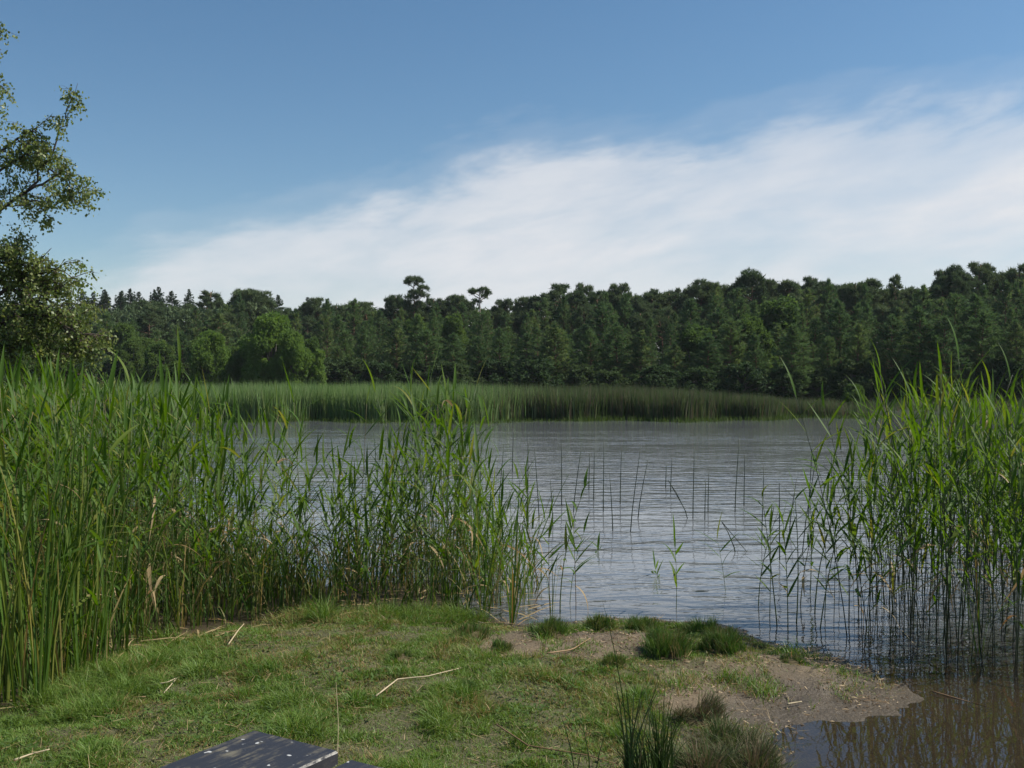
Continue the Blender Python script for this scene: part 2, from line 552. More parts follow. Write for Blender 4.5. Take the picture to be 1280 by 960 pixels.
def height(x, y):
    x, y = np.asarray(x, float), np.asarray(y, float)
    s = land_dist(x, y) + 0.26 * (vnoise(x, y, 2.3, 2) - 0.5) + 0.17 * (vnoise(x, y, 7, 5) - 0.5) + 0.06 * (vnoise(x, y, 19, 6) - 0.5)
    top = 0.10 * sstep(-0.02, 0.9, s) + 0.06 * sstep(0.5, 3.0, s) + 0.035 * (fbm(x, y, 1.6, 1) - 0.5) * sstep(0.05, 0.6, s)
    leftw = sstep(0.4, -0.8, x)
    dl = -0.012 * sstep(-1.7, -0.9, s) + 0.03 * np.maximum(-s - 1.1, 0) + 0.012 * (vnoise(x, y, 6, 61) - 0.5)
    dr = 0.10 * (1 - np.exp(np.minimum(s, 0) / 0.9)) + 0.05 * np.maximum(-s - 1, 0)
    inlet = sstep(6.2, 5.6, y) * sstep(0.8, 1.2, x)
    dr = dr * (1 - inlet) + inlet * 0.05 * (1 - np.exp(np.minimum(s, 0) / 0.5))
    dep = np.minimum(dl * leftw + dr * (1 - leftw), 1.6)
    rough_ = 0.034 * (fbm(x, y, 6.0, 14) - 0.5) + 0.016 * (vnoise(x, y, 17, 15) - 0.5)
    near = np.where(s > 0, top + rough_ * sstep(0.03, 0.3, s), -dep)
    f = y - far_shore(x)
    far_z = 0.25 * sstep(-2, 8, f) + 0.012 * np.clip(f - 5, 0, 600) + 0.2 * (fbm(x, y, 0.15, 8) - 0.5)
    k = sstep(-22, 0, f)
    z = near * (1 - k) + far_z * k
    return z


def axis(lo, hi, step, far, ratio=1.22):
    a = list(np.arange(lo, hi + 1e-6, step))
    s, v = step, hi
    while v < far[1]:
        s = min(s * ratio, 120)
        v += s
        a.append(v)
    s, v = step, lo
    while v > far[0]:
        s = min(s * ratio, 120)
        v -= s
        a.insert(0, v)
    return np.array(a)


gx, gy = axis(-4.2, 4.2, 0.045, (-1500, 1500)), axis(3.2, 9.2, 0.045, (-300, 2500))
X, Y = np.meshgrid(gx, gy)
Z = height(X, Y)
S = land_dist(X, Y)


def sand_mask(x, y):
    """bare trodden sand on the spit, from where it shows in the photograph"""
    m_ = np.zeros_like(x)
    for (u, v, ru, rv, w) in [(720, 806, 0.62, 0.42, 1), (640, 818, 0.25, 0.25, .7), (980, 862, 0.62, 0.62, 1), (1080, 862, 0.42, 0.55, 1), (930, 880, 0.5, 0.45, .9),
                              (1010, 895, 0.45, 0.4, 1), (960, 915, .4, .3, .8), (1000, 822, 0.6, 0.25, .8), (560, 838, .3, .2, .35), (860, 850, .35, .25, .5)]:
        cx, cy = at(u, v, 0.08)
        m_ = np.maximum(m_, w * np.exp(-(((x - cx) / ru) ** 2 + ((y - cy) / rv) ** 2) ** 1.3))
    edge_ = land_dist(x, y)
    m_ = np.maximum(m_, sstep(0.35, 0.02, edge_) * sstep(0.0, 0.7, x))
    return np.clip(m_ + 0.55 * (fbm(x, y, 3.2, 3) - 0.5) * (m_ > 0.03), 0, 1)


def litter_mask(x, y):
    return sstep(0.35, -0.15, land_dist(x, y)) * sstep(0.6, -0.3, x) * sstep(14, 10, y)


SA = sand_mask(X, Y)
ny, nx = X.shape
idx = np.arange(nx * ny).reshape(ny, nx)
T = np.concatenate([np.stack([idx[:-1, :-1], idx[:-1, 1:], idx[1:, 1:]], -1).reshape(-1, 3),
                    np.stack([idx[:-1, :-1], idx[1:, 1:], idx[1:, :-1]], -1).reshape(-1, 3)])
me = tri_mesh('ground', np.stack([X, Y, Z], -1).reshape(-1, 3), T, G['ground'], smooth=True, attrs={
    'sand': sstep(0.25, 0.6, SA).ravel(),
    'litter': litter_mask(X, Y).ravel(),
    'far': (sstep(20, 40, Y) + sstep(8, 14, np.abs(X))).clip(0, 1).ravel(),
    'bed': (sstep(0.02, -0.25, S) * sstep(0.01, -0.02, Z)).ravel(),
    'wet': sstep(0.11 + 0.05 * (fbm(X, Y, 4, 151) - 0.5), 0.03, Z).ravel()})
ground = tag(link('ground', me), 'grassy lakeside ground with bare sandy spit, lake bed and forest floor', 'ground', kind='structure')

me = tri_mesh('lake_water', [(-75, -12, 0), (75, -12, 0), (75, 84, 0), (-75, 84, 0)], [(0, 1, 2), (0, 2, 3)], G['water'])
tag(link('lake_water', me), 'grey rippled lake water reflecting the pale sky', 'lake', kind='structure')


# ------------------------------------------------------------------ far forest: tree kinds
def sprays(P, D, n, ln, wd, spread, up=0.2, lr=None):
    """n slim triangles round every point P, thrown about direction D"""
    P, D = np.repeat(P, n, 0), np.repeat(D, n, 0)
    k = len(P)
    d = D + rng.normal(0, spread, (k, 3)) + np.array([0, 0, up])
    d /= np.linalg.norm(d, axis=1)[:, None] + 1e-9
    s = np.cross(d, rng.normal(0, 1, (k, 3)))
    s /= np.linalg.norm(s, axis=1)[:, None] + 1e-9
    l = (np.repeat(lr, n) if lr is not None else ln) * rng.uniform(0.6, 1.25, k)
    l = l[:, None]
    w = wd * rng.uniform(0.7, 1.3, k)[:, None]
    j = rng.normal(0, ln * 0.25, (k, 3))
    V = np.stack([P + j - s * w * 0.5, P + j + s * w * 0.5, P + j + d * l], 1).reshape(-1, 3)
    return V, np.arange(3 * k).reshape(-1, 3)


def trunk_geo(H, r0, lean=(0, 0), wig=0.15, top=0.97):
    z = np.linspace(-0.3, H * top, 9)
    t = np.clip(z / H, 0, 1)
    px = lean[0] * t ** 1.5 * H + wig * np.sin(t * 5 + rng.uniform(0, 6)) * t
    py = lean[1] * t ** 1.5 * H + wig * np.sin(t * 4 + rng.uniform(0, 6)) * t
    P = np.stack([px, py, z], 1)
    return P, tube(P, r0 * (1 - 0.88 * t) + 0.012, 6)


def at_path(P, z):
    return np.array([np.interp(z, P[:, 2], P[:, i]) for i in range(3)])


def young_pine(H, rad, low, leader=0.7, dens=1.0, droop=0.25, var=(0.62, 1.2)):
    tr_, fo = Geo(), Geo()
    P, (V, T) = trunk_geo(H, 0.012 * H + 0.02, wig=0.1)
    tr_.add(V, T)
    z = low * H
    pts, dirs, rr = [], [], []
    while z < H * 0.97:
        t = (z - low * H) / (H * (1 - low))
        Rz = rad * (1 - t) ** 0.75 * (0.55 + 0.45 * min(1, t * 5)) + 0.12
        nb = int(rng.integers(5, 8))
        a0 = rng.uniform(0, 6.28)
        shade = rng.uniform(0, 0.12)
        for b in range(nb):
            a = a0 + b * 6.283 / nb + rng.normal(0, 0.2)
            ln = Rz * rng.uniform(*var)
            rise = rng.normal(droop, 0.12) + 0.35 * t
            o = at_path(P, z)
            d = np.array([math.cos(a), math.sin(a), rise])
            e = o + d * ln
            tr_.add(*tube([o, e], [0.02 + 0.012 * ln, 0.006], 4))
            for q in np.arange(0.35, 1.01, 0.34 / max(ln, 0.5) / dens):
                pts.append(o + d * ln * q + rng.normal(0, 0.07, 3))
                dirs.append(d * 0.9)
                rr.append(rng.uniform(0, 0.25))
        z += rng.uniform(0.34, 0.5) * (H / 9) ** 0.5
    pts.append(at_path(P, H * 0.97))
    dirs.append(np.array([0, 0, 1.5]))
    rr.append(0.2)
    for zz in np.linspace(H * 0.9, H * 0.99, 5):
        pts.append(at_path(P, zz)); dirs.append(np.array([0, 0, 2.0])); rr.append(0.2)
    V, T = sprays(np.array(pts), np.array(dirs), 20, 0.34, 0.085, 0.55)
    fo.add(V, T, np.repeat(np.array(rr), 60))
    return tr_, fo


def old_pine(H, rad, base=0.6, npad=16, tiers=False, bark='pine_bark'):
    tr_, fo = Geo(), Geo()
    P, (V, T) = trunk_geo(H, 0.014 * H + 0.02, lean=(rng.normal(0, .02), rng.normal(0, .02)), wig=0.35, top=0.95)
    tr_.add(V, T)
    pts, dirs, rr = [], [], []
    for i in range(npad):
        t = (i + rng.uniform(0, 0.8)) / npad
        z = H * (base + (0.93 - base) * t)
        if tiers:
            z = H * (base + (0.93 - base) * (math.floor(t * 4) + rng.uniform(0.3, 0.7)) / 4)
        prof = math.sin(math.pi * min(1, 0.25 + 0.72 * t)) ** 0.6 if not tiers else rng.uniform(0.55, 1.0) * (0.55 + 0.5 * (t > 0.5))
        a = i * 2.4 + rng.normal(0, 0.4)
        ln = rad * prof * rng.uniform(0.45, 1.0)
        o = at_path(P, z - 0.25 * ln)
        d = np.array([math.cos(a), math.sin(a), 0.45])
        mid = o + d * ln * 0.55 + np.array([0, 0, -0.05 * ln])
        e = o + d * ln
        tr_.add(*tube([o, mid, e], [0.05 + 0.012 * ln, 0.035, 0.012], 5))
        pr = rng.uniform(0.22, 0.42) * rad * 0.75
        npts = int(30 * (pr / 0.8) ** 1.4) + 8
        q = rng.normal(0, 1, (npts, 3))
        q /= np.linalg.norm(q, axis=1)[:, None]
        q *= rng.uniform(0.55, 1.0, npts)[:, None]
        sc = np.array([pr, pr, pr * rng.uniform(0.4, 0.75)])
        r0 = rng.uniform(0, 0.45)
        for w in q:
            pts.append(e + w * sc + np.array([0, 0, pr * 0.12]))
            dirs.append(w * 0.6 + np.array([0, 0, 0.5]))
            rr.append(r0 + rng.uniform(0, 0.15))
    V, T = sprays(np.array(pts), np.array(dirs), 15, 0.36, 0.085, 0.7)
    fo.add(V, T, np.repeat(np.array(rr), 45))
    return tr_, fo


def spruce(H, rad, low=0.12):
    tr_, fo = Geo(), Geo()
    P, (V, T) = trunk_geo(H, 0.011 * H + 0.02, wig=0.03)
    tr_.add(V, T)
    pts, dirs = [], []
    z = low * H
    while z < H * 0.98:
        t = (z - low * H) / (H * (1 - low))
        Rz = rad * 1.15 * (1 - t) ** 0.72 + 0.02
        for b in range(7):
            a = rng.uniform(0, 6.283)
            ln = Rz * rng.uniform(0.7, 1.15)
            o = at_path(P, z)
            d = np.array([math.cos(a), math.sin(a), -0.25 + 0.5 * t])
            tr_.add(*tube([o, o + d * ln], [0.015 + 0.01 * ln, 0.005], 4))
            for q in np.arange(0.3, 1.01, 0.3 / max(ln, 0.35)):
                pts.append(o + d * ln * q + rng.normal(0, 0.04, 3))
                dirs.append(d)
        z += rng.uniform(0.28, 0.4) * (1 if t < 0.75 else 0.5)
    for zz in np.linspace(H * 0.93, H * 0.985, 5):
        pts.append(at_path(P, zz)); dirs.append(np.array([0, 0, 4.0]))
    zz = np.array(pts)[:, 2]
    V, T = sprays(np.array(pts), np.array(dirs), 12, 0.12, 0.075, 0.35, up=0.0, lr=0.07 + 0.26 * np.clip((H - zz) / 2.2, 0, 1))
    fo.add(V, T, np.repeat(rng.uniform(0, 0.3, len(pts)), 36))
    return tr_, fo


def broadleaf(H, rad, low=0.1, lobes=34, leaf=0.17, multi=True, fill=1.0):
    tr_, fo = Geo(), Geo()
    stems = 4 if multi else 1
    for s in range(stems):
        a = rng.uniform(0, 6.28)
        q = rad * 0.35 * (s > 0)
        tr_.add(*tube([(0.1 * s, 0, -0.2), (q * 0.5 * math.cos(a), q * 0.5 * math.sin(a), H * 0.35), (q * math.cos(a), q * math.sin(a), H * 0.8)],
                      [0.012 * H + 0.02, 0.008 * H + 0.01, 0.01], 6))
    pts, dirs, rr = [], [], []
    for i in range(lobes * 2):
        t = rng.uniform(0, 1) ** 0.8
        z = H * (low + (0.9 - low) * t)
        prof = math.sin(math.pi * (0.14 + 0.80 * t)) ** 0.7
        a = i * 2.399 + rng.normal(0, 0.3)
        r_ = rad * prof * rng.uniform(0.35, 1.0)
        c_ = np.array([r_ * math.cos(a), r_ * math.sin(a), z])
        tr_.add(*tube([(0, 0, z * 0.6), c_ * [0.6, 0.6, 0.9], c_], [0.03, 0.02, 0.006], 4))
        lr = rad * rng.uniform(0.13, 0.30)
        npts = int(130 * fill * (lr / 0.8) ** 1.5) + 14
        q = rng.normal(0, 1, (npts, 3))
        q /= np.linalg.norm(q, axis=1)[:, None]
        q *= rng.uniform(0.5, 1.05, npts)[:, None] ** 0.6
        r0 = rng.uniform(0, 0.3)
        for w in q:
            pts.append(c_ + w * lr * np.array([1, 1, 1.15]))
            dirs.append(w * 0.7)
            rr.append(r0 + rng.uniform(0, 0.1))
    V, T = sprays(np.array(pts), np.array(dirs), 5, leaf, leaf * 0.8, 0.7, up=-0.1)
    fo.add(V, T, np.repeat(np.array(rr), 15))
    return tr_, fo


PROTO = {}


def proto(key, gen, H, leafm, barkm, *a, **kw):
    t, f = gen(H, *a, **kw)
    PROTO[key] = (t.mesh('trunk', G[barkm], True), f.mesh('crown', G[leafm]), H)


for i in range(5):
    proto('young%d' % i, young_pine, 9.0, 'pine', 'pine_bark', [2.0, 2.4, 1.7, 2.2, 2.6][i], [0.05, 0.08, 0.04, 0.12, 0.1][i])
for i in range(4):
    proto('old%d' % i, old_pine, 13.0, 'pine_old', 'pine_bark', [2.2, 2.5, 2.0, 2.6][i], [0.5, 0.58, 0.45, 0.55][i], [30, 34, 28, 38][i])
for i in range(4):
    proto('mid%d' % i, young_pine, 11.0, 'pine', 'pine_bark', [2.0, 2.3, 1.8, 2.1][i], [0.2, 0.25, 0.15, 0.3][i], dens=0.85, droop=[0.15, 0.3, 0.05, 0.4][i], var=(0.3, 1.45))
for i in range(2):
    proto('spruce%d' % i, spruce, 14.0, 'spruce', 'grey_bark', [2.1, 2.5][i], 0.1)
for i in range(3):
    proto('broad%d' % i, broadleaf, 7.0, ['broad', 'broad', 'broad_bright'][i], 'grey_bark', [2.6, 2.2, 2.6][i], 0.04, [44, 38, 46][i])
for i in range(3):
    proto('thin%d' % i, old_pine, 13.0, 'pine_old', 'pine_bark', [1.5, 1.9, 1.3][i], [0.7, 0.62, 0.6][i], [16, 20, 18][i])


def pad_pine(H, pads):
    """bare trunk with foliage pads at given places: (x, y, z, radius, flatness)"""
    tr_, fo = Geo(), Geo()
    P, (V, T) = trunk_geo(H, 0.012 * H + 0.03, wig=0.12, top=0.95)
    pads = [(a + rng.normal(0, .15), b + rng.normal(0, .3), c + rng.normal(0, .08), d * rng.uniform(.7, 1.0), f * rng.uniform(1.0, 1.6)) for a, b, c, d, f in pads]
    tr_.add(V, T)
    for (px, py, pz, pr, fl) in pads:
        o = at_path(P, pz - 0.5 * math.hypot(px, py) - 0.15)
        e = np.array([px, py, pz])
        tr_.add(*tube([o, o * .45 + e * .55 + [0, 0, -.05], e], [0.07, 0.05, 0.02], 5))
        n_ = int(42 * (pr / 0.9) ** 1.7) + 7
        q = rng.normal(0, 1, (n_, 3))
        q /= np.linalg.norm(q, axis=1)[:, None]
        q *= rng.uniform(0.3, 1.0, n_)[:, None] ** 0.5
        q[:, 2] = np.where(rng.random(n_) < 0.7, np.abs(q[:, 2]), q[:, 2]) - 0.2
        V, T = sprays(e + q * [pr, pr, pr * fl], q * [.7, .7, .3] + [0, 0, .4], 14, 0.34, 0.09, 0.7)
        fo.add(V, T, np.repeat(rng.uniform(0, 0.3, n_), 42))
    return tr_, fo


q = 118 / FPX
proto('tiered', pad_pine, 14.6, 'pine_old', 'pine_bark', [((u - 517) * q, y, 1.4 + (480 - v) * q, r * q, f) for u, v, r, y, f in
      [(516, 347, 11, 0, .5), (524, 350, 8, .5, .5), (508, 350, 6, -.4, .4), (530, 358, 10, .3, .45), (511, 362, 6, .6, .4), (521, 364, 8, -.5, .45), (514, 371, 10, -.3, .5),
       (532, 369, 8, -.2, .5), (507, 378, 7, .3, .6), (522, 380, 10, .5, .6), (512, 388, 10, -.3, .6)]])
q = 112 / FPX
proto('umbrella', pad_pine, 13.0, 'pine_old', 'pale_bark', [((u - 599) * q, y, 1.4 + (480 - v) * q, r * q, f) for u, v, r, y, f in
      [(601, 357, 9, 0, .4), (593, 359, 7, .4, .35), (608, 361, 7, -.3, .4), (587, 360, 4, 0, .35), (603, 365, 6, .6, .4), (592, 371, 7, 1.2, .7), (590, 378, 8, 1.2, .7)]])
proto('sapling', broadleaf, 4.5, 'broad_bright', 'grey_bark', 1.5, 0.03, 26, 0.15)
proto('under', broadleaf, 2.2, 'under', 'grey_bark', 1.2, 0.02, 24, 0.12)
proto('bush', broadleaf, 2.2, 'broad', 'grey_bark', 1.2, 0.02, 24, 0.14)


def tree(key, name, x, y, H, label, group=None, cat='tree', rz=None, wide=1.0):
    t, f, H0 = PROTO[key]
    s = H / H0
    e = link(name, None, None, (x, y, float(height(np.array([x]), np.array([y]))[0])), (random.gauss(0, 0.03) if rz is None else 0, random.gauss(0, 0.03) if rz is None else 0, random.uniform(0, 6.28) if rz is None else rz), (s * wide, s * wide, s))
    link('trunk', t, e)
    link('crown', f, e)
    tag(e, label, cat, group)
    return e


SKY = np.array([(-400, 350), (0, 362), (60, 372), (90, 373), (200, 371), (250, 370), (310, 359), (345, 374), (400, 374), (440, 366), (480, 372), (515, 372),
                (560, 366), (600, 372), (640, 374), (690, 357), (720, 356), (750, 352), (790, 355), (830, 354), (850, 362), (870, 350), (910, 344), (970, 340),
                (1000, 342), (1050, 347), (1120, 350), (1150, 350), (1190, 335), (1240, 328), (1280, 326), (1700, 320)], float)
FRONT = np.array([(-400, 400), (100, 420), (250, 425), (420, 418), (500, 408), (700, 408), (900, 408), (1000, 405), (1150, 392), (1280, 385), (1700, 380)], float)
ORD = ['first', 'second', 'third', 'fourth', 'fifth', 'sixth', 'seventh', 'eighth', 'ninth', 'tenth', 'eleventh', 'twelfth', 'thirteenth', 'fourteenth', 'fifteenth',
       'sixteenth', 'seventeenth', 'eighteenth', 'nineteenth', 'twentieth']


def zone(u):
    for lim, w in ((0, 'beyond the birch at the left'), (240, 'above the left reed stand'), (430, 'behind the bright trees'), (640, 'behind the pale green reed bed'),
                   (860, 'behind the reed bed middle'), (1060, 'behind the brown reed bed'), (9999, 'behind the right reed stand')):
        if u < lim:
            return w


def fd(u):      # depth of the forest edge in the direction u
    return np.interp(u, [-400, 100, 420, 700, 1100, 1280, 1700], [100, 100, 92, 86, 80, 78, 72])


NROW = 6
rn = random.Random(5)
count_front = 0
for row in range(NROW):
    u = -330.0 + rn.uniform(0, 40)
    while u < 1620:
        d = fd(u) + row * 6.5 + rn.uniform(-2.2, 2.2)
        k = row / (NROW - 1)
        vs, vf = np.interp(u, SKY[:, 0], SKY[:, 1]), np.interp(u, FRONT[:, 0], FRONT[:, 1])
        v = vf + (vs + 9 - vf) * k ** 0.8 + rn.uniform(-14, 20) if row < NROW - 1 else vs + rn.choice([-7, -3, 0, 3, 6, 9]) + rn.uniform(-3, 3) + (6 if u < 250 else 0)
        p = at_d(u, v, d)
        gz = float(height(np.array([p.x]), np.array([p.y]))[0])
        H = p.z - gz
        inview = -60 < u < 1340
        if row == NROW - 1:
            sp_ = False
            key = 'spruce%d' % rn.randrange(2) if sp_ else rn.choice(['old0', 'old1', 'old2', 'old3', 'thin0', 'thin1', 'thin2'])
            v -= 7 if sp_ else 0
        elif row >= 3:
            key = rn.choice(['old0', 'old2', 'thin1', 'mid0', 'mid1', 'mid2', 'mid3', 'young0', 'young3'])
        elif row >= 1:
            key = rn.choice(['young0', 'young1', 'young2', 'young3', 'young4', 'mid0', 'mid1', 'mid2', 'mid3'])
            if rn.random() < (0.5 if u < 420 and row == 1 else 0.1):
                key = 'broad%d' % rn.randrange(2)
        else:
            key = 'young%d' % rn.randrange(5)
            if rn.random() < (0.7 if u < 330 else 0.14):
                key = 'broad%d' % rn.randrange(2)
        kind = 'spruce' if key.startswith('spr') else 'broadleaf tree' if key.startswith('br') else 'pine'
        name = {'spruce': 'spruce_tree', 'broadleaf tree': 'broadleaf_tree', 'pine': 'pine_tree'}[kind]
        look = {'spr': 'slim dark pointed spruce', 'bro': 'rounded green broadleaf tree', 'old': 'tall ragged crowned pine', 'mid': 'full dark green pine',
                'you': 'young pointed green pine', 'thi': 'thin crowned pine'}[key[:3]]
        where = ['at the forest front', 'just behind the forest front', 'in the far forest', 'deep in the far forest', 'deep in the far forest',
                 'on the far skyline'][row]
        lab = look + ' ' + where + ' ' + zone(u)
        w = min(1.35, max(0.8, 9.5 / max(H, 4))) if key[:3] in ('you',) else 1.0
        tree(key, name, p.x, p.y, H, lab, 'trees of the far forest, ' + zone(u), wide=w * rn.uniform(0.72, 1.3))
        u += rn.uniform(30, 52) * 88 / d * (0.66 if row == NROW - 1 else 0.84) * (2.2 if not inview else 1.0)

# single trees that stand out
def special(key, name, u, v, d, label, wide=1.0, rz=None, cat='tree', group=None):
    p = at_d(u, v, d)
    gz = float(height(np.array([p.x]), np.array([p.y]))[0])
    return tree(key, name, p.x, p.y, p.z - gz, label, group, cat, rz, wide)


special('tiered', 'pine_tree', 517, 340, 118, 'tallest pine on the middle skyline, its crown in flat tiers on a bare trunk', 1.0, 0.0)
special('umbrella', 'pine_tree', 600, 354, 112, 'umbrella shaped pine with a pale thin trunk on the skyline', 1.0, 0.0)
special('broad2', 'broadleaf_tree', 338, 390, 84, 'large bright green rounded tree at the lakeside behind the reed bed', 0.92, 2.0)
special('broad2', 'broadleaf_tree', 366, 412, 82, 'bright green tree leaning against the right side of the large bright tree', 0.75, 5.0)
special('sapling', 'broadleaf_tree', 392, 434, 83, 'small pale green sapling to the right of the large bright green tree', 0.8)
special('broad2', 'broadleaf_tree', 262, 412, 88, 'yellowish green round tree to the left of the large bright lakeside tree', 0.8, 4.0)
special('broad1', 'broadleaf_tree', 200, 424, 90, 'low spreading green tree above the tips of the left reed stand', 1.1, 1.5)
special('broad0', 'broadleaf_tree', 300, 432, 86, 'dull green bushy tree between the yellowish tree and the large bright tree', 0.9, 0.7)
special('old3', 'pine_tree', 312, 357, 125, 'broad domed pine standing above the left skyline', 1.3, 3.0)
special('old1', 'pine_tree', 1196, 328, 104, 'pine with a tilted spiky top on the right skyline', 0.7, 2.2)
special('thin2', 'pine_tree', 1122, 336, 106, 'thin topped conifer sticking out of the right skyline', 0.7, 2.2)
special('bush', 'bush', 1067, 481, 73, 'small pale round bush on the far shore beside the right reeds', 0.9, 2.2, 'bush')

# row of spruces whose tips stand up along the left skyline
for i, (u, v) in enumerate([(88, 366), (100, 361), (111, 363), (124, 361), (134, 359), (150, 363), (159, 360), (167, 358), (180, 362), (190, 359), (201, 355), (221, 361), (241, 359), (347, 366), (388, 369), (405, 370)]):
    lab = (ORD[i] + ' spruce tip from the left in the spiky left skyline') if i < 13 else ['slim spruce tip just right of the broad domed pine', 'slim spruce tip second right of the broad domed pine', 'slim spruce tip third right of the broad domed pine'][i - 13]
    special('spruce%d' % (i % 2), 'spruce_tree', u, v, 134 + (i * 7) % 5, lab, 1.0 + 0.12 * (i % 3), None, 'spruce', 'spruces along the left skyline')

# the wood behind the trees one can tell apart: one mass
n = 60000
x = rng.uniform(-95, 95, n)
y = 122 + rng.uniform(0, 14, n) - 0.09 * np.maximum(x, 0)
vt = np.interp(640 + x / y * FPX, SKY[:, 0], SKY[:, 1]) + 17
ztop = EYE + (480 - vt) / FPX * y + 1.2 * (fbm(x, y, 0.5, 95) - 0.5)
zz = rng.uniform(0.02, 1, n) ** 0.8 * ztop
V, T = sprays(np.stack([x, y, zz], 1), np.tile([0, 0, 0.4], (n, 1)), 3, 0.6, 0.28, 0.8)
tag(link('distant_wood', tri_mesh('distant_wood', V, T, G['pine_old'], np.repeat(rng.uniform(0, 1, n), 9))), 'dark mass of wood behind the trees of the far forest', 'wood', kind='stuff')

# dark undergrowth along the forest edge
nb = 0
u = -200.0
while u < 1500:
    d = fd(u) - 3 + rn.uniform(-2, 3)
    p = at_d(u, rn.uniform(448, 466), d)
    tree('under', 'bush', p.x, p.y, p.z - 0.3, 'low dark bush at the forest edge ' + zone(u), 'undergrowth along the forest edge', 'bush', wide=1.25)
    u += rn.uniform(34, 60)

# ------------------------------------------------------------------ far reed bed (a mass) and its sedge fringe
def reed_front(x):
    return 47 + 0.012 * np.maximum(x + 4, 0) ** 2 + 0.02 * np.minimum(x + 14, 0) ** 2 + 1.2 * np.sin(x * 0.5) + 0.8 * np.sin(x * 1.3 + 1)


n = 90000
x = rng.uniform(-34, 24, n)
y0 = reed_front(x)
y = y0 + 0.8 + rng.uniform(0, 1, n) ** 1.6 * np.minimum(20, np.maximum(far_shore(x) - y0 - 1, 4))
keep = (x < 17 + rng.normal(0, 1.5, n)) & (x > -30)
x, y = x[keep], y[keep]
n = len(x)
z = np.maximum(height(x, y), -0.4)
Hh = rng.uniform(1.3, 1.9, n) + 0.25 * (fbm(x, y, 0.25, 4) - 0.5) + 0.12 * sstep(2, -6, x)
Hh *= (1 - 0.45 * sstep(7, 17, x)) * (0.80 + 0.4 * fbm(x, y, 0.8, 88))
brown = sstep(-3, 3, x + rng.normal(0, 2, n)) > 0.5
for nm, sel, mt, lab in (('reed_bed', ~brown, 'far_reed', 'pale green reed bed across the water, left and middle'), ('reed_bed', brown, 'far_reed_brown', 'darker brown topped reed bed across the water, to the right')):
    b = np.stack([x, y, z - 0.05], 1)[sel]
    k = len(b)
    V, T, kk = ribbons(b, (Hh - z.clip(-0.4, 0))[sel], rng.uniform(0.035, 0.07, k), rng.uniform(0, 6.28, k), rng.uniform(0.02, 0.2, k), rng.uniform(0, 3.14, k), 2)
    tag(link(nm, tri_mesh(nm, V, T, G[mt], np.repeat(rng.uniform(0, 1, k), kk))), lab, 'reed bed', kind='stuff')
n = 9000
x = rng.uniform(-30, 20, n)
y = reed_front(x) + rng.uniform(-1.3, 1.2, n) + 1.6 * (fbm(x, x * 0, 0.35, 6) - 0.5)
b = np.stack([x, y, np.full(n, -0.1)], 1)
V, T, kk = ribbons(b, rng.uniform(0.12, 0.55, n) * (0.35 + 0.9 * fbm(x, y, 0.6, 9)), rng.uniform(0.025, 0.05, n), rng.uniform(0, 6.28, n), rng.uniform(0.1, 0.5, n), rng.uniform(0, 3.14, n), 2)
tag(link('sedge_fringe', tri_mesh('sedge_fringe', V, T, G['sedge'], np.repeat(rng.uniform(0, 1, n), kk))), 'low yellow green sedge fringe along the foot of the far reed bed', 'sedge', kind='stuff')


n = 26000
x = rng.uniform(-48, 50, n)
y = far_shore(x) + rng.uniform(-7, 9, n)
z = height(x, y)
V, T, kk = ribbons(np.stack([x, y, z - 0.05], 1), rng.uniform(0.3, 0.95, n), rng.uniform(0.04, 0.08, n), rng.uniform(0, 6.28, n), rng.uniform(0.1, 0.5, n), rng.uniform(0, 3.14, n), 2)
tag(link('shore_sedge', tri_mesh('shore_sedge', V, T, G['far_reed_brown'], np.repeat(rng.uniform(0, 1, n), kk))), 'dark sedge along the far shore at the foot of the forest', 'sedge', kind='stuff')


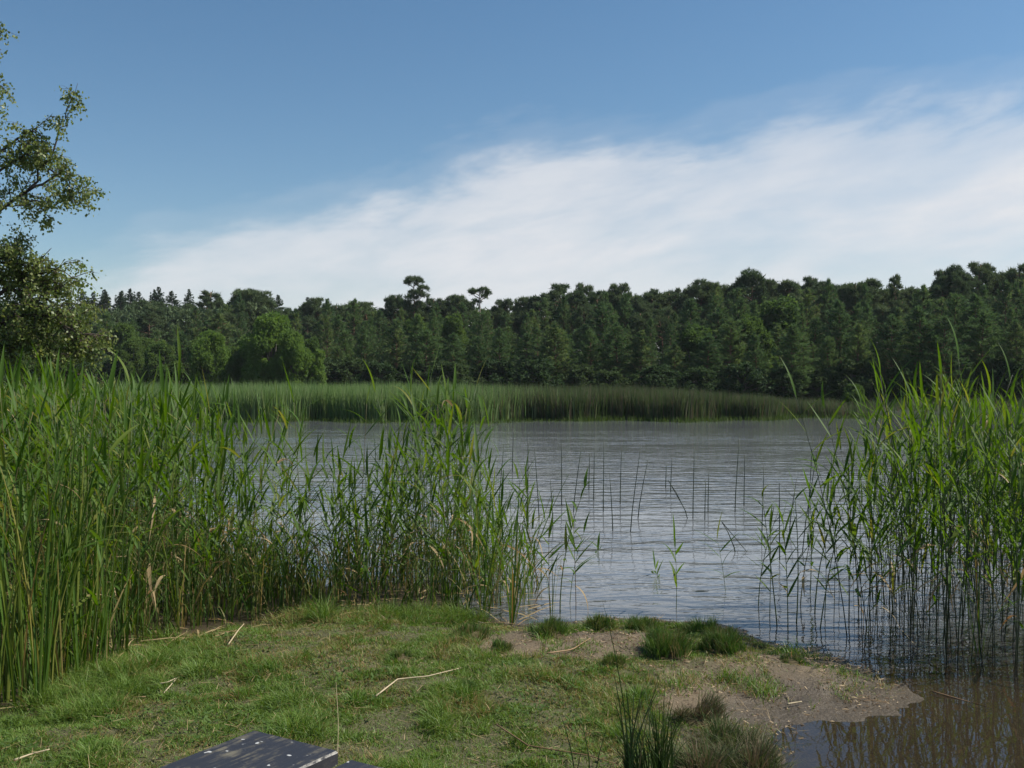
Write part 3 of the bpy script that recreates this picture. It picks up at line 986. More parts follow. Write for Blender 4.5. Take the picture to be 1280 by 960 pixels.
# ------------------------------------------------------------------ birch at the left edge
def birch():
    global rng
    keep = rng
    rng = np.random.default_rng(BIRCH_SEED)
    root = link('birch_tree', None, None, (0, 0, 0))
    base = Vector((-8.4, 13.6, 0.1))
    root.location = base
    tag(root, 'tall birch at the left edge with loose drooping leafy boughs', 'birch')
    tk, fo = Geo(), Geo()
    P = np.array([(0, 0, -0.3), (0.05, 0, 1.5), (0.12, -0.05, 3.2), (0.1, 0, 5.0), (0.2, 0.05, 7.0), (0.25, 0, 9.5)])
    tk.add(*tube(P, [0.17, 0.14, 0.12, 0.09, 0.06, 0.015], 10))
    link('trunk', tk.mesh('trunk', G['birch_bark'], True), root)

    def local(u, v, d):
        return np.array(at_d(u, v, d) - base)

    leaf_pts = []

    def twig(g_, o, d, ln, r, lev):
        d = d / (np.linalg.norm(d) + 1e-9)
        n_ = 5
        pts = [o]
        dd = d.copy()
        for i in range(n_):
            dd = dd + rng.normal(0, 0.14, 3) + np.array([0, 0, -0.10 if lev > 1 else 0.0])
            dd /= np.linalg.norm(dd)
            pts.append(pts[-1] + dd * ln / n_)
        g_.add(*tube(pts, np.linspace(r, r * 0.3, n_ + 1), 4))
        pts = np.array(pts)
        if lev >= 2:
            for q in rng.uniform(0.1, 1, int(ln * 60)):
                i = min(int(q * n_), n_ - 1)
                leaf_pts.append(pts[i] + (pts[i + 1] - pts[i]) * (q * n_ - i) + rng.normal(0, 0.035, 3) + np.array([0, 0, -0.02]))
        if lev < 3:
            for q in rng.uniform(0.15, 1, [6, 5, 3][lev] if lev else 9):
                i = min(int(q * n_), n_ - 1)
                a_ = rng.normal(0, 1, 3)
                a_[2] = a_[2] * 0.6 + (0.25 if lev == 0 else -0.2)
                side = dd * 0.6 + a_ * 0.65
                twig(g_, pts[i] + (pts[i + 1] - pts[i]) * (q * n_ - i), side, ln * rng.uniform(0.38, 0.62), r * 0.45, lev + 1)

    def limb(path, r0, n_side, side_len, name='limb'):
        """a drawn limb with side twigs"""
        g_ = Geo()
        Pp = np.array(path)
        t_ = np.linspace(0, 1, 14)
        k_ = np.linspace(0, 1, len(Pp))
        C = np.stack([np.interp(t_, k_, Pp[:, i]) for i in range(3)], 1) + rng.normal(0, 0.02, (14, 3))
        g_.add(*tube(C, np.linspace(r0, r0 * 0.15, 14), 6))
        for q in rng.uniform(0.28, 1.0, n_side):
            i = min(int(q * 13), 12)
            o = C[i] + (C[i + 1] - C[i]) * (q * 13 - i)
            tg = C[i + 1] - C[i]
            tg = tg / (np.linalg.norm(tg) + 1e-9)
            d = tg * 0.7 + rng.normal(0, 0.75, 3) * np.array([0.9, 0.9, 0.9]) + np.array([0, 0, 0.1])
            twig(g_, o, d, side_len * rng.uniform(0.6, 1.1) * (1.15 - 0.5 * q), r0 * 0.28, 1)
        link(name, g_.mesh(name, G['twig'], True), root)

    D = 13.0
    tr0 = lambda z: np.array([0.1, 0, z])
    # bough across the middle, ending in an upright spray
    limb([tr0(2.6), local(-60, 320, D), local(0, 262, D), local(40, 235, D), local(72, 215, D), local(88, 222, D)], 0.036, 14, 0.5)
    limb([local(-40, 250, D), local(-10, 200, D), local(25, 170, D), local(50, 158, D)], 0.028, 10, 0.5)
    limb([local(40, 235, D), local(68, 190, D), local(80, 150, D), local(96, 106, D)], 0.016, 8, 0.26)
    limb([local(20, 246, D), local(45, 252, D), local(62, 272, D), local(60, 285, D)], 0.014, 5, 0.3)
    limb([local(60, 215, D), local(90, 225, D), local(108, 240, D)], 0.014, 7, 0.34)
    # lower boughs
    limb([tr0(1.9), local(-60, 385, D), local(0, 345, D), local(35, 335, D), local(70, 372, D)], 0.05, 15, 0.7)
    limb([tr0(1.3), local(-50, 420, D), local(10, 395, D), local(60, 395, D), local(105, 432, D)], 0.045, 19, 0.7)
    limb([tr0(0.9), local(-50, 450, D), local(0, 430, D), local(50, 440, D), local(80, 465, D)], 0.04, 17, 0.7)
    limb([local(-50, 385, D), local(-10, 325, D), local(15, 312, D)], 0.03, 10, 0.55)
    limb([tr0(1.2), local(-60, 430, D), local(-5, 370, D), local(40, 360, D), local(85, 395, D), local(100, 420, D)], 0.04, 18, 0.62)
    limb([tr0(1.0), local(-50, 455, D), local(0, 405, D), local(40, 410, D), local(75, 440, D)], 0.04, 16, 0.6)
    limb([tr0(1.6), local(-60, 400, D), local(-10, 330, D), local(20, 325, D), local(45, 345, D)], 0.04, 14, 0.55)
    limb([local(-30, 255, D), local(0, 215, D), local(30, 195, D), local(58, 185, D)], 0.024, 10, 0.45)
    # top bough just touching the frame
    limb([tr0(4.2), local(-90, 150, D), local(-35, 85, D), local(0, 60, D)], 0.045, 14, 0.6)
    limb([tr0(4.0), local(-70, 190, D), local(-25, 150, D), local(2, 120, D)], 0.03, 10, 0.45)
    # the rest of the crown, out of frame
    for z_, a_ in ((3.0, 2.5), (3.8, 4.0), (4.6, 1.6), (5.4, 3.2), (6.0, 5.0), (6.6, 1.2), (7.2, 2.6), (7.8, 4.4), (8.4, 0.4)):
        r_ = 1.9 - 0.14 * z_
        limb([tr0(z_), tr0(z_) + np.array([math.cos(a_) * r_ * .5, math.sin(a_) * r_ * .5, .5]), tr0(z_) + np.array([math.cos(a_) * r_, math.sin(a_) * r_, .6])], 0.035, 8, 0.6)
    LPt = np.array(leaf_pts)
    k = len(LPt)
    d = rng.normal(0, 0.6, (k, 3)) + np.array([0, 0, -0.7])
    d /= np.linalg.norm(d, axis=1)[:, None]
    s = np.cross(d, rng.normal(0, 1, (k, 3)))
    s /= np.linalg.norm(s, axis=1)[:, None]
    l = rng.uniform(0.032, 0.05, k)[:, None]
    V = np.stack([LPt, LPt + d * l * 0.4 + s * l * 0.38, LPt + d * l, LPt + d * l * 0.4 - s * l * 0.38], 1).reshape(-1, 3)
    T = (np.array([[0, 1, 2], [0, 2, 3]])[None] + (np.arange(k) * 4)[:, None, None]).reshape(-1, 3)
    o = link('foliage', tri_mesh('foliage', V, T, G['birch_leaf'], np.repeat(rng.uniform(0, 1, k), 4)), root)
    o['kind'] = 'stuff'
    rng = keep


BIRCH_SEED = 4
birch()

# ------------------------------------------------------------------ reeds
def leaf_blade(droop, fold=0.25, nseg=7):
    """a lance leaf one unit long growing along +X, folded along its midrib, drooping at the tip"""
    V, T = [], []
    for i in range(nseg + 1):
        t = i / nseg
        w = 0.5 * (0.35 + 0.65 * min(1, t * 4)) * (1 - t ** 2.2) + 0.004
        zz = -droop * t ** 2.3
        xx = t * (1 - 0.25 * droop * t)
        V += [(xx, -w, zz + fold * w * 0.08), (xx, 0, zz), (xx, w, zz + fold * w * 0.08)]
    for i in range(nseg):
        a = 3 * i
        for q in (0, 1):
            T += [(a + q, a + q + 1, a + q + 4), (a + q, a + q + 4, a + q + 3)]
    return np.array(V), np.array(T)


LEAFV = [leaf_blade(dr) for dr in (0.02, 0.10, 0.22, 0.4, 0.7)]
leaf_me = [tri_mesh('leaf', V, T, G['reed_leaf'], smooth=True) for V, T in LEAFV]
leaf_dry_me = [tri_mesh('leaf', V, T, G['reed_dry'], smooth=True) for V, T in LEAFV]


def stem_curve(b, s):
    t = np.linspace(0, 1, 8)
    return np.stack([b * t ** 2, s * np.sin(t * 3.1) * 0.3, t * (1 - 0.3 * b * b)], 1)


STEMS = [(b, s) for b in (0.0, 0.05, 0.11, 0.2) for s in (-0.05, 0.06)]
STEMC = [stem_curve(b, s) for b, s in STEMS]


def stem_geo(c, r):
    return tube(c, r * np.linspace(1, 0.35, len(c)), 5)


stem_me = {m_: [tri_mesh('stem', *stem_geo(c, 0.0024), G[m_], smooth=True) for c in STEMC] for m_ in ('reed_stem', 'reed_stem_dark')}
stem_me['single'] = [tri_mesh('stem', *stem_geo(c, 0.0052), G['reed_stem'], smooth=True) for c in STEMC]


def reed_plan(H, nleaf, t0=0.28, llen=0.38, tuft=True, wide=1.0, up=0):
    """choose the stem and the leaves of one reed: (stem index, [(variant, dry, location, rotation, scale)])"""
    si = int(rng.integers(len(STEMS)))
    C = STEMC[si]
    tt = np.linspace(0, 1, len(C))
    lv = []
    phi = rng.uniform(0, 6.28)
    for i in range(nleaf):
        t = t0 + (0.985 - t0) * (i + rng.uniform(-0.25, 0.25)) / max(nleaf - 1, 1)
        t = min(max(t, 0.1), 0.99)
        p = np.array([np.interp(t, tt, C[:, k]) for k in range(3)]) * H
        tilt = R(rng.normal(46 + up, 12)) + R(18) * (t - 0.5)
        if i == nleaf - 1:
            tilt = R(rng.normal(78, 6))
        ln = llen * rng.uniform(0.75, 1.2) * (1 - 0.35 * abs(t - 0.65) / 0.6)
        var = int(rng.choice(5, p=[0.22, 0.28, 0.26, 0.16, 0.08]))
        dry = (t < 0.42 and rng.random() < 0.2) or rng.random() < 0.012
        if dry:
            var, tilt = 4, R(rng.uniform(-30, 40))
        lv.append((var, dry, p, (rng.normal(0, 0.25), -tilt, phi + math.pi * i + rng.normal(0, 0.35)), (ln, 0.026 * wide * rng.uniform(0.7, 1.2) * (0.8 + 0.2 * H / 1.7), ln)))
    return si, lv


def put_reed(x, y, H, nleaf, label, group, dark=False, lean=0.05, z=None, single=False, **kw):
    si, lv = reed_plan(H, nleaf, **kw)
    zz = float(height(np.array([x]), np.array([y]))[0]) - 0.02 if z is None else z
    e = link('reed', None, None, (x, y, zz), (rng.normal(0, lean), rng.normal(0, lean), rng.uniform(0, 6.28)))
    tag(e, label, 'reed', group)
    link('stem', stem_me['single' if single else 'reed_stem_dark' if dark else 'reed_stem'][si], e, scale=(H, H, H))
    for var, dry, p, rot, sc in lv:
        link('leaf', (leaf_dry_me if dry else leaf_me)[var], e, p, rot, sc)
    return e


def reed_to_geo(g_, gs, gd, x, y, H, nleaf, lean=0.05, **kw):
    si, lv = reed_plan(H, nleaf, **kw)
    zz = float(height(np.array([x]), np.array([y]))[0]) - 0.02
    Mx = Matrix.Translation((x, y, zz)) @ Euler((rng.normal(0, lean), rng.normal(0, lean), rng.uniform(0, 6.28))).to_matrix().to_4x4()
    A_ = np.array(Mx)
    ap = lambda V, A2: V @ A2[:3, :3].T + A2[:3, 3]
    V, T = stem_geo(STEMC[si] * H, 0.0024 * H)
    gs.add(ap(V, A_), T, rng.random())
    for var, dry, p, rot, sc in lv:
        V, T = LEAFV[var]
        A2 = A_ @ np.array(Matrix.LocRotScale(Vector(p), Euler(rot), Vector(sc)))
        (gd if dry else g_).add(ap(V, A2), T, rng.random())


TOPV = np.array([(-200, 468), (0, 468), (120, 470), (210, 478), (270, 490), (320, 520), (380, 535), (430, 565), (490, 555), (515, 520), (535, 478), (560, 482), (585, 530), (620, 560),
                 (660, 568), (700, 600), (1000, 600), (1040, 560), (1080, 520), (1105, 480), (1150, 462), (1200, 452), (1280, 470), (1500, 470)], float)


def top_h(x, y, jit):
    u = 640 + x / y * FPX
    v = np.interp(u, TOPV[:, 0], TOPV[:, 1]) + 8
    return max(0.6, EYE + (480 - v) / FPX * y - jit)


def in_poly(x, y, poly):
    c = False
    for i in range(len(poly)):
        (x1, y1), (x2, y2) = poly[i], poly[i - 1]
        if (y1 > y) != (y2 > y) and x < x1 + (y - y1) / (y2 - y1) * (x2 - x1):
            c = not c
    return c


def scatter(poly, n_, mind):
    P = []
    xs, ys = [p[0] for p in poly], [p[1] for p in poly]
    for _ in range(n_ * 40):
        if len(P) >= n_:
            break
        q = (rng.uniform(min(xs), max(xs)), rng.uniform(min(ys), max(ys)))
        if in_poly(*q, poly) and all((q[0] - a) ** 2 + (q[1] - b) ** 2 > mind * mind for a, b in P):
            P.append(q)
    return P


left_poly = [at(-60, 880), at(40, 872), at(110, 850), at(190, 800), at(300, 780), at(420, 765), at(430, 735), at(300, 705), at(200, 660), at(80, 635), (-6.2, 11), (-6.6, 9)]
mid_poly = [at(400, 768), at(520, 765), at(600, 768), at(660, 760), at(680, 725), at(600, 690), at(430, 700)]
right_poly = [at(1065, 815), at(1180, 835), at(1300, 842), at(1420, 830), at(1420, 690), at(1200, 680), at(1085, 735), at(1058, 775)]
stands = []
for key, poly, n_, md in (('left', left_poly, 880, 0.033), ('mid', mid_poly, 185, 0.038), ('right', right_poly, 430, 0.04)):
    for (x, y) in scatter(poly, n_, md):
        stands.append((key, x, y))
order = sorted(range(len(stands)), key=lambda i: stands[i][2] + (3.0 if abs(stands[i][1]) > 0.53 * stands[i][2] else 0))
near = set(order[:258])
mass = {k: (Geo(), Geo(), Geo()) for k in ('left', 'mid', 'right')}
for i, (key, x, y) in enumerate(stands):
    jit = abs(rng.normal(0, 0.20)) + (rng.uniform(0.1, 0.75) if rng.random() < 0.4 else rng.uniform(-0.10, 0.05))
    H = top_h(x, y, jit)
    kw = dict(t0=0.26) if key != 'right' else dict(t0=0.3, up=8, wide=0.85)
    nl = int(np.clip(H * 5.4 + rng.normal(0, 1), 5, 11))
    if i in near:
        uu = 640 + x / y * FPX
        if key == 'left':
            sub = 'at the left frame edge behind the cattails' if uu < 40 else 'right behind the middle of the cattail row' if uu < 95 else 'behind the right end of the cattail row' if uu < 150 else 'above the fallen straws at the left' if uu < 260 else 'at the grass edge right of the fallen straws' if uu < 360 else 'where the left stand thins out'
        elif key == 'mid':
            sub = 'in the left part of the middle clump' if uu < 480 else 'under the peak of the middle clump' if uu < 590 else 'beside the two upright cattails'
        else:
            sub = 'at the open left side of the right stand' if uu < 1130 else 'in the thick of the right stand, left half' if uu < 1180 else 'in the thick of the right stand, right half' if uu < 1230 else 'at the right edge of the frame'
        size = 'tall' if H > 1.45 else 'middling' if H > 1.1 else 'short'
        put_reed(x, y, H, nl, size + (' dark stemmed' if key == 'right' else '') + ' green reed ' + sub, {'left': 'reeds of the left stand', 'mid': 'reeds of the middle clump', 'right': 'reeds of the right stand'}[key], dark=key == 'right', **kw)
    else:
        reed_to_geo(*mass[key], x, y, H, nl, **kw)
for key, w in (('left', 'the dense left stand'), ('mid', 'the middle clump'), ('right', 'the right stand')):
    e = link('reed_stand', None)
    tag(e, 'mass of farther reeds filling the back of ' + w, 'reeds', kind='stuff')
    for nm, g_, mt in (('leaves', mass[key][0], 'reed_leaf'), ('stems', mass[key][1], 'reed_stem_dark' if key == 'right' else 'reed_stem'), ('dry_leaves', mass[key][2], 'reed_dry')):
        if g_.n:
            o = link(nm, g_.mesh(nm, G[mt], True), e)
            o['kind'] = 'stuff'

# low undergrowth of short shoots and sedge at the foot of the stands
xs, ys = [], []
for poly, n_ in ((left_poly, 9000), (mid_poly, 900)):
    P_ = scatter(poly, n_, 0.0)
    xs += [p[0] for p in P_]; ys += [p[1] for p in P_]
x, y = np.array(xs), np.array(ys)
n = len(x)
z = height(x, y)
thick = 0.5 + 0.9 * fbm(x, y, 1.5, 77)
V, T, kk = ribbons(np.stack([x, y, z - 0.02], 1), rng.uniform(0.15, 0.85, n) * thick, rng.uniform(0.006, 0.016, n), rng.uniform(0, 6.28, n), rng.uniform(0.1, 0.7, n), rng.uniform(0, 6.28, n), 4)
tag(link('reed_undergrowth', tri_mesh('reed_undergrowth', V, T, G['under_reed'], np.repeat(rng.random(n), kk))), 'short sedge and reed shoots crowding the foot of the left and middle reeds', 'undergrowth', kind='stuff')

# young reeds standing singly in the open water
singles = [(688, 770, 640, 5, 'sparse young reed beside the small dark tussock at the water edge'), (712, 758, 655, 5, 'thin young reed just beyond the leftmost shore tussock'),
           (845, 765, 668, 4, 'small pale reed shoot in open water beyond the middle tussocks'), (908, 742, 660, 4, 'leaning thin reed shoot in the open water'),
           (948, 760, 625, 5, 'slender reed shoot with a bushy tip in front of the right stand'), (985, 795, 640, 8, 'bushy green reed rooted at the sand edge before the right stand'),
           (1000, 760, 615, 6, 'reed with spread leaves behind the bushy sand edge reed'), (1012, 745, 600, 6, 'taller reed at the left flank of the right stand'),
           (1030, 775, 640, 7, 'leafy reed at the foot of the right stand'), (745, 690, 655, 3, 'tiny reed shoot far out before the rush stalks'),
           (822, 720, 690, 3, 'tiny low reed shoot in the middle of the open water'), (672, 745, 620, 6, 'drooping reed at the right flank of the middle clump'),
           (962, 775, 650, 5, 'short shoot left of the bushy sand edge reed'), (972, 785, 610, 6, 'thin upright shoot just left of the bushy sand edge reed'),
           (995, 782, 600, 7, 'upright leafy shoot just right of the bushy sand edge reed'), (1018, 770, 590, 6, 'upright shoot between the sand edge reed and the right stand'),
           (1024, 790, 620, 6, 'low leafy shoot nearest the sand before the right stand'), (1042, 780, 570, 7, 'leafy shoot leaning on the left flank of the right stand'),
           (1048, 760, 560, 6, 'slim shoot behind the left flank of the right stand'), (700, 770, 600, 6, 'upright shoot behind the leftmost shore tussock'),
           (720, 765, 650, 5, 'small shoot right of the leftmost shore tussock'), (1060, 800, 478, 7, 'tall reed with an upright bright tuft at the left of the right stand'), (1085, 790, 490, 8, 'tall reed beside the bright tufted one at the right')]
for u, vb, vt, nl, lab in singles:
    x, y = at(u, vb, -0.02)
    H = (vb - vt) / FPX * y
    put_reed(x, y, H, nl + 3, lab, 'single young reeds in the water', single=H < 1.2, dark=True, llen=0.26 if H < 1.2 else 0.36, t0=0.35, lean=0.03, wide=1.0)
# tall tuft that rises over the middle clump, and two above the left and right stands
for u, vb, vt, lab in ((528, 742, 462, 'tallest reed of the middle clump, its tip against the dark forest'), (548, 748, 470, 'tall reed at the peak of the middle clump, leaning right'),
                       (566, 750, 478, 'tall pale leaved reed at the right of the middle peak'), (510, 740, 488, 'tall reed at the left of the middle peak'), (540, 735, 500, 'leafy reed inside the peak of the middle clump'),
                       (1200, 800, 432, 'tallest reed of the right stand, its tip against the forest'), (1130, 795, 452, 'tall reed with a leaf fan at the top of the right stand'),
                       (225, 770, 452, 'reed whose tip rises over the left stand'), (375, 745, 500, 'lone tall reed at the right end of the left stand'), (440, 745, 505, 'lone thin reed before the far reed bed')):
    x, y = at(u, vb, -0.02)
    put_reed(x, y, (vb - vt) / FPX * y, 10, lab, 'tall reeds rising out of the stands', dark=u > 1000, llen=0.4, t0=0.3, lean=0.04)


# ------------------------------------------------------------------ cattails: straps from the base
def strap(bend, nseg=9, w=0.0048):
    V, T = [], []
    for i in range(nseg + 1):
        t = i / nseg
        ww = w * (1 - t ** 4) + 0.0004
        xx = bend * t ** 2.4
        zz = t * (1 - 0.35 * bend * t)
        V += [(xx, -ww, zz), (xx + 0.0022, 0, zz), (xx, ww, zz)]
    for i in range(nseg):
        a = 3 * i
        for q in (0, 1):
            T += [(a + q, a + q + 1, a + q + 4), (a + q, a + q + 4, a + q + 3)]
    return tri_mesh('leaf', V, T, G['cattail_leaf'], smooth=True)


strap_me = [strap(b) for b in (0.02, 0.06, 0.12, 0.22, 0.4)]


def cattail(u, vb, H, nl, label, group, spread=1.0):
    x, y = at(u, vb, 0.0)
    e = link('cattail', None, None, (x, y, float(height(np.array([x]), np.array([y]))[0]) - 0.02), (rng.normal(0, .03), rng.normal(0, .03), rng.uniform(0, 6.28)))
    tag(e, label, 'cattail', group)
    for i in range(nl):
        a = i * 2.4 + rng.normal(0, 0.3)
        l = H * rng.uniform(0.68, 1.08)
        link('leaf', strap_me[int(rng.choice(5, p=[.2, .28, .26, .17, .09]))], e, (0.015 * math.cos(a), 0.015 * math.sin(a), 0), (0, R(rng.uniform(0, 7.5)) * spread, a), (l, l * 1.0, l))


for i, (u, v) in enumerate([(8, 880), (22, 888), (38, 868), (48, 884), (62, 868), (78, 862), (92, 850), (104, 836), (118, 842), (132, 828), (-15, 878), (150, 815), (112, 815), (30, 876), (55, 875), (70, 858), (15, 868), (84, 848), (100, 856), (126, 815), (-5, 890), (44, 858)]):
    cattail(u, v, rng.uniform(1.15, 1.6), int(rng.integers(4, 8)), ('tall yellow green cattail at the very left edge of the lower left row' if u < 25 else 'tall yellow green cattail in the middle of the lower left row' if u < 75 else 'tall yellow green cattail at the right end of the lower left row'), 'cattails at the front of the left stand')
cattail(603, 770, 1.1, 9, 'upright bright green cattail, left of the two at the shore', None, 2.0)
cattail(640, 780, 1.15, 9, 'upright bright green cattail, right of the two, nearest the sand', None, 2.2)
cattail(690, 765, 0.75, 5, 'small thin cattail behind the leftmost shore tussock', None)
cattail(570, 762, 1.0, 6, 'slim cattail inside the middle reed clump', None)
cattail(1225, 815, 0.9, 7, 'bright green cattail low in front of the right reed stand', None)
cattail(225, 790, 1.0, 6, 'green cattail at the foot of the left stand above the fallen straw', None)

# ------------------------------------------------------------------ rush stalks in the open water
def stalk(u, vb, u2, vt, label, fold=None, r=0.007):
    x, y = at(u, vb, 0.0)
    top = at_d(u2, vt, y)
    o = np.array([0, 0, -0.25])
    tp = np.array([top.x - x, 0, top.z])
    path = [o, tp * 0.3 + [0, .01, -.05], tp * 0.65, tp]
    if fold:
        f = at_d(fold[0], fold[1], y)
        path.append(np.array([f.x - x, 0.02, f.z]))
    g_ = Geo()
    g_.add(*tube(path, np.linspace(r, r * 0.45, len(path)), 5), rng.random())
    e = link('rush_stalk', g_.mesh('rush_stalk', G['rush'], True), None, (x, y, 0))
    tag(e, label, 'rush', 'dark rush stalks in the open water')


for u, vb, u2, vt in [(702, 632, 702, 552), (715, 640, 727, 558), (754, 640, 755, 552), (786, 665, 801, 558), (775, 630, 777, 556), (767, 664, 762, 592), (866, 648, 868, 558), (881, 650, 882, 600),
                      (885, 640, 886, 590), (918, 640, 924, 548), (930, 632, 931, 568), (952, 680, 955, 582), (736, 612, 737, 566), (795, 648, 810, 575), (742, 625, 743, 560), (832, 610, 833, 580),
                      (692, 660, 688, 600), (1000, 690, 1025, 545), (985, 665, 996, 598), (1010, 650, 1016, 545), (675, 650, 668, 560), (838, 615, 840, 572), (640, 590, 642, 535), (660, 612, 660, 548),
                      (1038, 640, 1040, 565), (600, 620, 602, 545), (575, 600, 574, 550), (622, 640, 630, 556)]:
    stalk(u, vb, u2, vt, 'thin dark upright rush stalk standing in the open water', r=0.0065 * max(1, at(u, vb)[1] / 11))
stalk(866, 648, 835, 600, 'dark rush stalk snapped over towards the left in open water', (858, 640))
stalk(975, 700, 974, 604, 'tent shaped dark rush stalk bent near the right stand', (993, 622))
stalk(925, 690, 902, 652, 'rush stalk bent down to the water in front of the right stand', (934, 690))

# ------------------------------------------------------------------ grass
xs, ys = [], []
while sum(map(len, xs)) < 350000:
    y = 2.3 + 6.1 * rng.uniform(0, 1, 120000) ** 1.25
    x = rng.uniform(-0.62, 0.50, 120000) * np.maximum(y, 4.2)
    s = land_dist(x, y)
    sa = sand_mask(x, y)
    patch = (0.5 + 0.5 * sstep(0.3, 0.55, fbm(x, y, 2.2, 9))) * (0.45 + 0.55 * sstep(0.32, 0.58, fbm(x, y, 7.0, 31, 2)))
    s = s + 0.45 * sstep(0.2, -0.6, x) * fbm(x, y, 2.5, 91)
    p_ = sstep(0.02, 0.30, s) * (1 - sstep(0.15, 0.55, sa) * (0.8 + 0.19 * sstep(0.5, 0.42, fbm(x, y, 3.0, 70)))) * patch
    k_ = rng.random(len(x)) < p_
    xs.append(x[k_]); ys.append(y[k_])
x, y = np.concatenate(xs), np.concatenate(ys)
z = height(x, y)
n = len(x)
tall = fbm(x, y, 1.1, 12)
tuft = fbm(x, y, 7.0, 31, 2)                      # tufts about a hand wide
dryp = 0.5 + 1.7 * (0.6 * fbm(x, y, 1.0, 20) + 0.4 * vnoise(x, y, 4.5, 25) - 0.5)
cu, cv_ = 640 + x / y * FPX, 480 + (EYE - 0.12) * FPX / y
worn = np.exp(-(((cu - 540) / 170) ** 2 + ((cv_ - 880) / 50) ** 2)) * 0.16 + np.exp(-(((cu - 640) / 120) ** 2 + ((cv_ - 845) / 22) ** 2)) * 0.10
lush = np.exp(-(((cu - 720) / 80) ** 2 + ((cv_ - 905) / 40) ** 2)) * 0.2 + np.exp(-(((cu - 440) / 110) ** 2 + ((cv_ - 800) / 20) ** 2)) * 0.12
green = sstep(0.575, 0.40, dryp + worn * 1.3 - lush)
Hh = (0.020 + 0.085 * (tuft * (0.4 + tall)) ** 2.2 + 0.015 * rng.random(n)) * rng.uniform(0.5, 1.4, n)
Hh *= 1 + 1.0 * sstep(0.7, 0.1, land_dist(x, y)) * sstep(0.3, -0.5, x)
Hh *= 0.6 + 1.0 * sstep(0.5, 0.72, fbm(x, y, 2.6, 161))
rv = np.where(rng.random(n) < 0.16 + 0.76 * green, 0.62 * np.clip(0.5 + 1.6 * (tuft - 0.5) + rng.normal(0, 0.26, n), 0, 1), rng.uniform(0.66, 0.995, n))
la = 6.28 * vnoise(x, y, 5.0, 41) * 2 + rng.normal(0, 1.7, n)
V, T, kk = ribbons(np.stack([x, y, z - 0.004], 1), Hh, rng.uniform(0.0028, 0.006, n), la, rng.uniform(0.2, 1.7, n), rng.uniform(0, 6.28, n), 2)
me = tri_mesh('grass', V, T, G['grass'], np.repeat(rv, kk))
tag(link('grass', me), 'short trodden green grass with yellowed patches on the near shore', 'grass', kind='stuff')


# broad leaved weeds and clover low in the turf
n = 16000
y = 3.6 + 4.4 * rng.uniform(0, 1, n)
x = rng.uniform(-0.6, 0.4, n) * y
k_ = (land_dist(x, y) > 0.15) & (sand_mask(x, y) < 0.3) & (fbm(x, y, 1.7, 131) + 0.25 * (vnoise(x, y, 9, 133) - 0.5) > 0.55)
x, y, n = x[k_], y[k_], int(k_.sum())
b = np.stack([x, y, height(x, y) + rng.uniform(0.012, 0.035, n)], 1)
a = rng.uniform(0, 6.28, n)
l = rng.uniform(0.008, 0.02, n)
d = np.stack([np.cos(a), np.sin(a), rng.normal(0, 0.35, n)], 1) * l[:, None]
q = np.stack([-np.sin(a), np.cos(a), rng.normal(0, 0.3, n)], 1) * (l * 0.42)[:, None]
V = np.stack([b - d, b - q, b + d, b + q], 1).reshape(-1, 3)
T = (np.array([[0, 1, 2], [0, 2, 3]])[None] + (np.arange(n) * 4)[:, None, None]).reshape(-1, 3)
tag(link('low_weeds', tri_mesh('low_weeds', V, T, G['broad'], np.repeat(rng.random(n), 4))), 'small broad leaved weeds growing low in the turf', 'weeds', kind='stuff')
# dead grass stems and bits lying over the turf
n = 5200
y = 3.6 + 4.4 * rng.uniform(0, 1, n)
x = rng.uniform(-0.6, 0.4, n) * y
k_ = (land_dist(x, y) > 0.05) & (rng.random(n) < sstep(0.38, 0.6, fbm(x, y, 1.3, 141)))
x, y, n = x[k_], y[k_], int(k_.sum())
b = np.stack([x, y, height(x, y) + rng.uniform(0.008, 0.04, n)], 1)
a = rng.uniform(0, 6.28, n)
l = rng.uniform(0.015, 0.085, n)
w = rng.uniform(0.0006, 0.0016, n)
d = np.stack([np.cos(a), np.sin(a), rng.normal(0.05, 0.25, n)], 1) * l[:, None]
q = np.stack([-np.sin(a), np.cos(a), np.full(n, 0.4)], 1) * w[:, None]
V = np.stack([b - q, b + q, b + d + q * .6, b + d - q * .6], 1).reshape(-1, 3)
T = (np.array([[0, 1, 2], [0, 2, 3]])[None] + (np.arange(n) * 4)[:, None, None]).reshape(-1, 3)
tag(link('grass_litter', tri_mesh('grass_litter', V, T, G['reed_dry'], np.repeat(rng.random(n), 4))), 'fine dead straw scattered over the trodden grass', 'litter', kind='stuff')


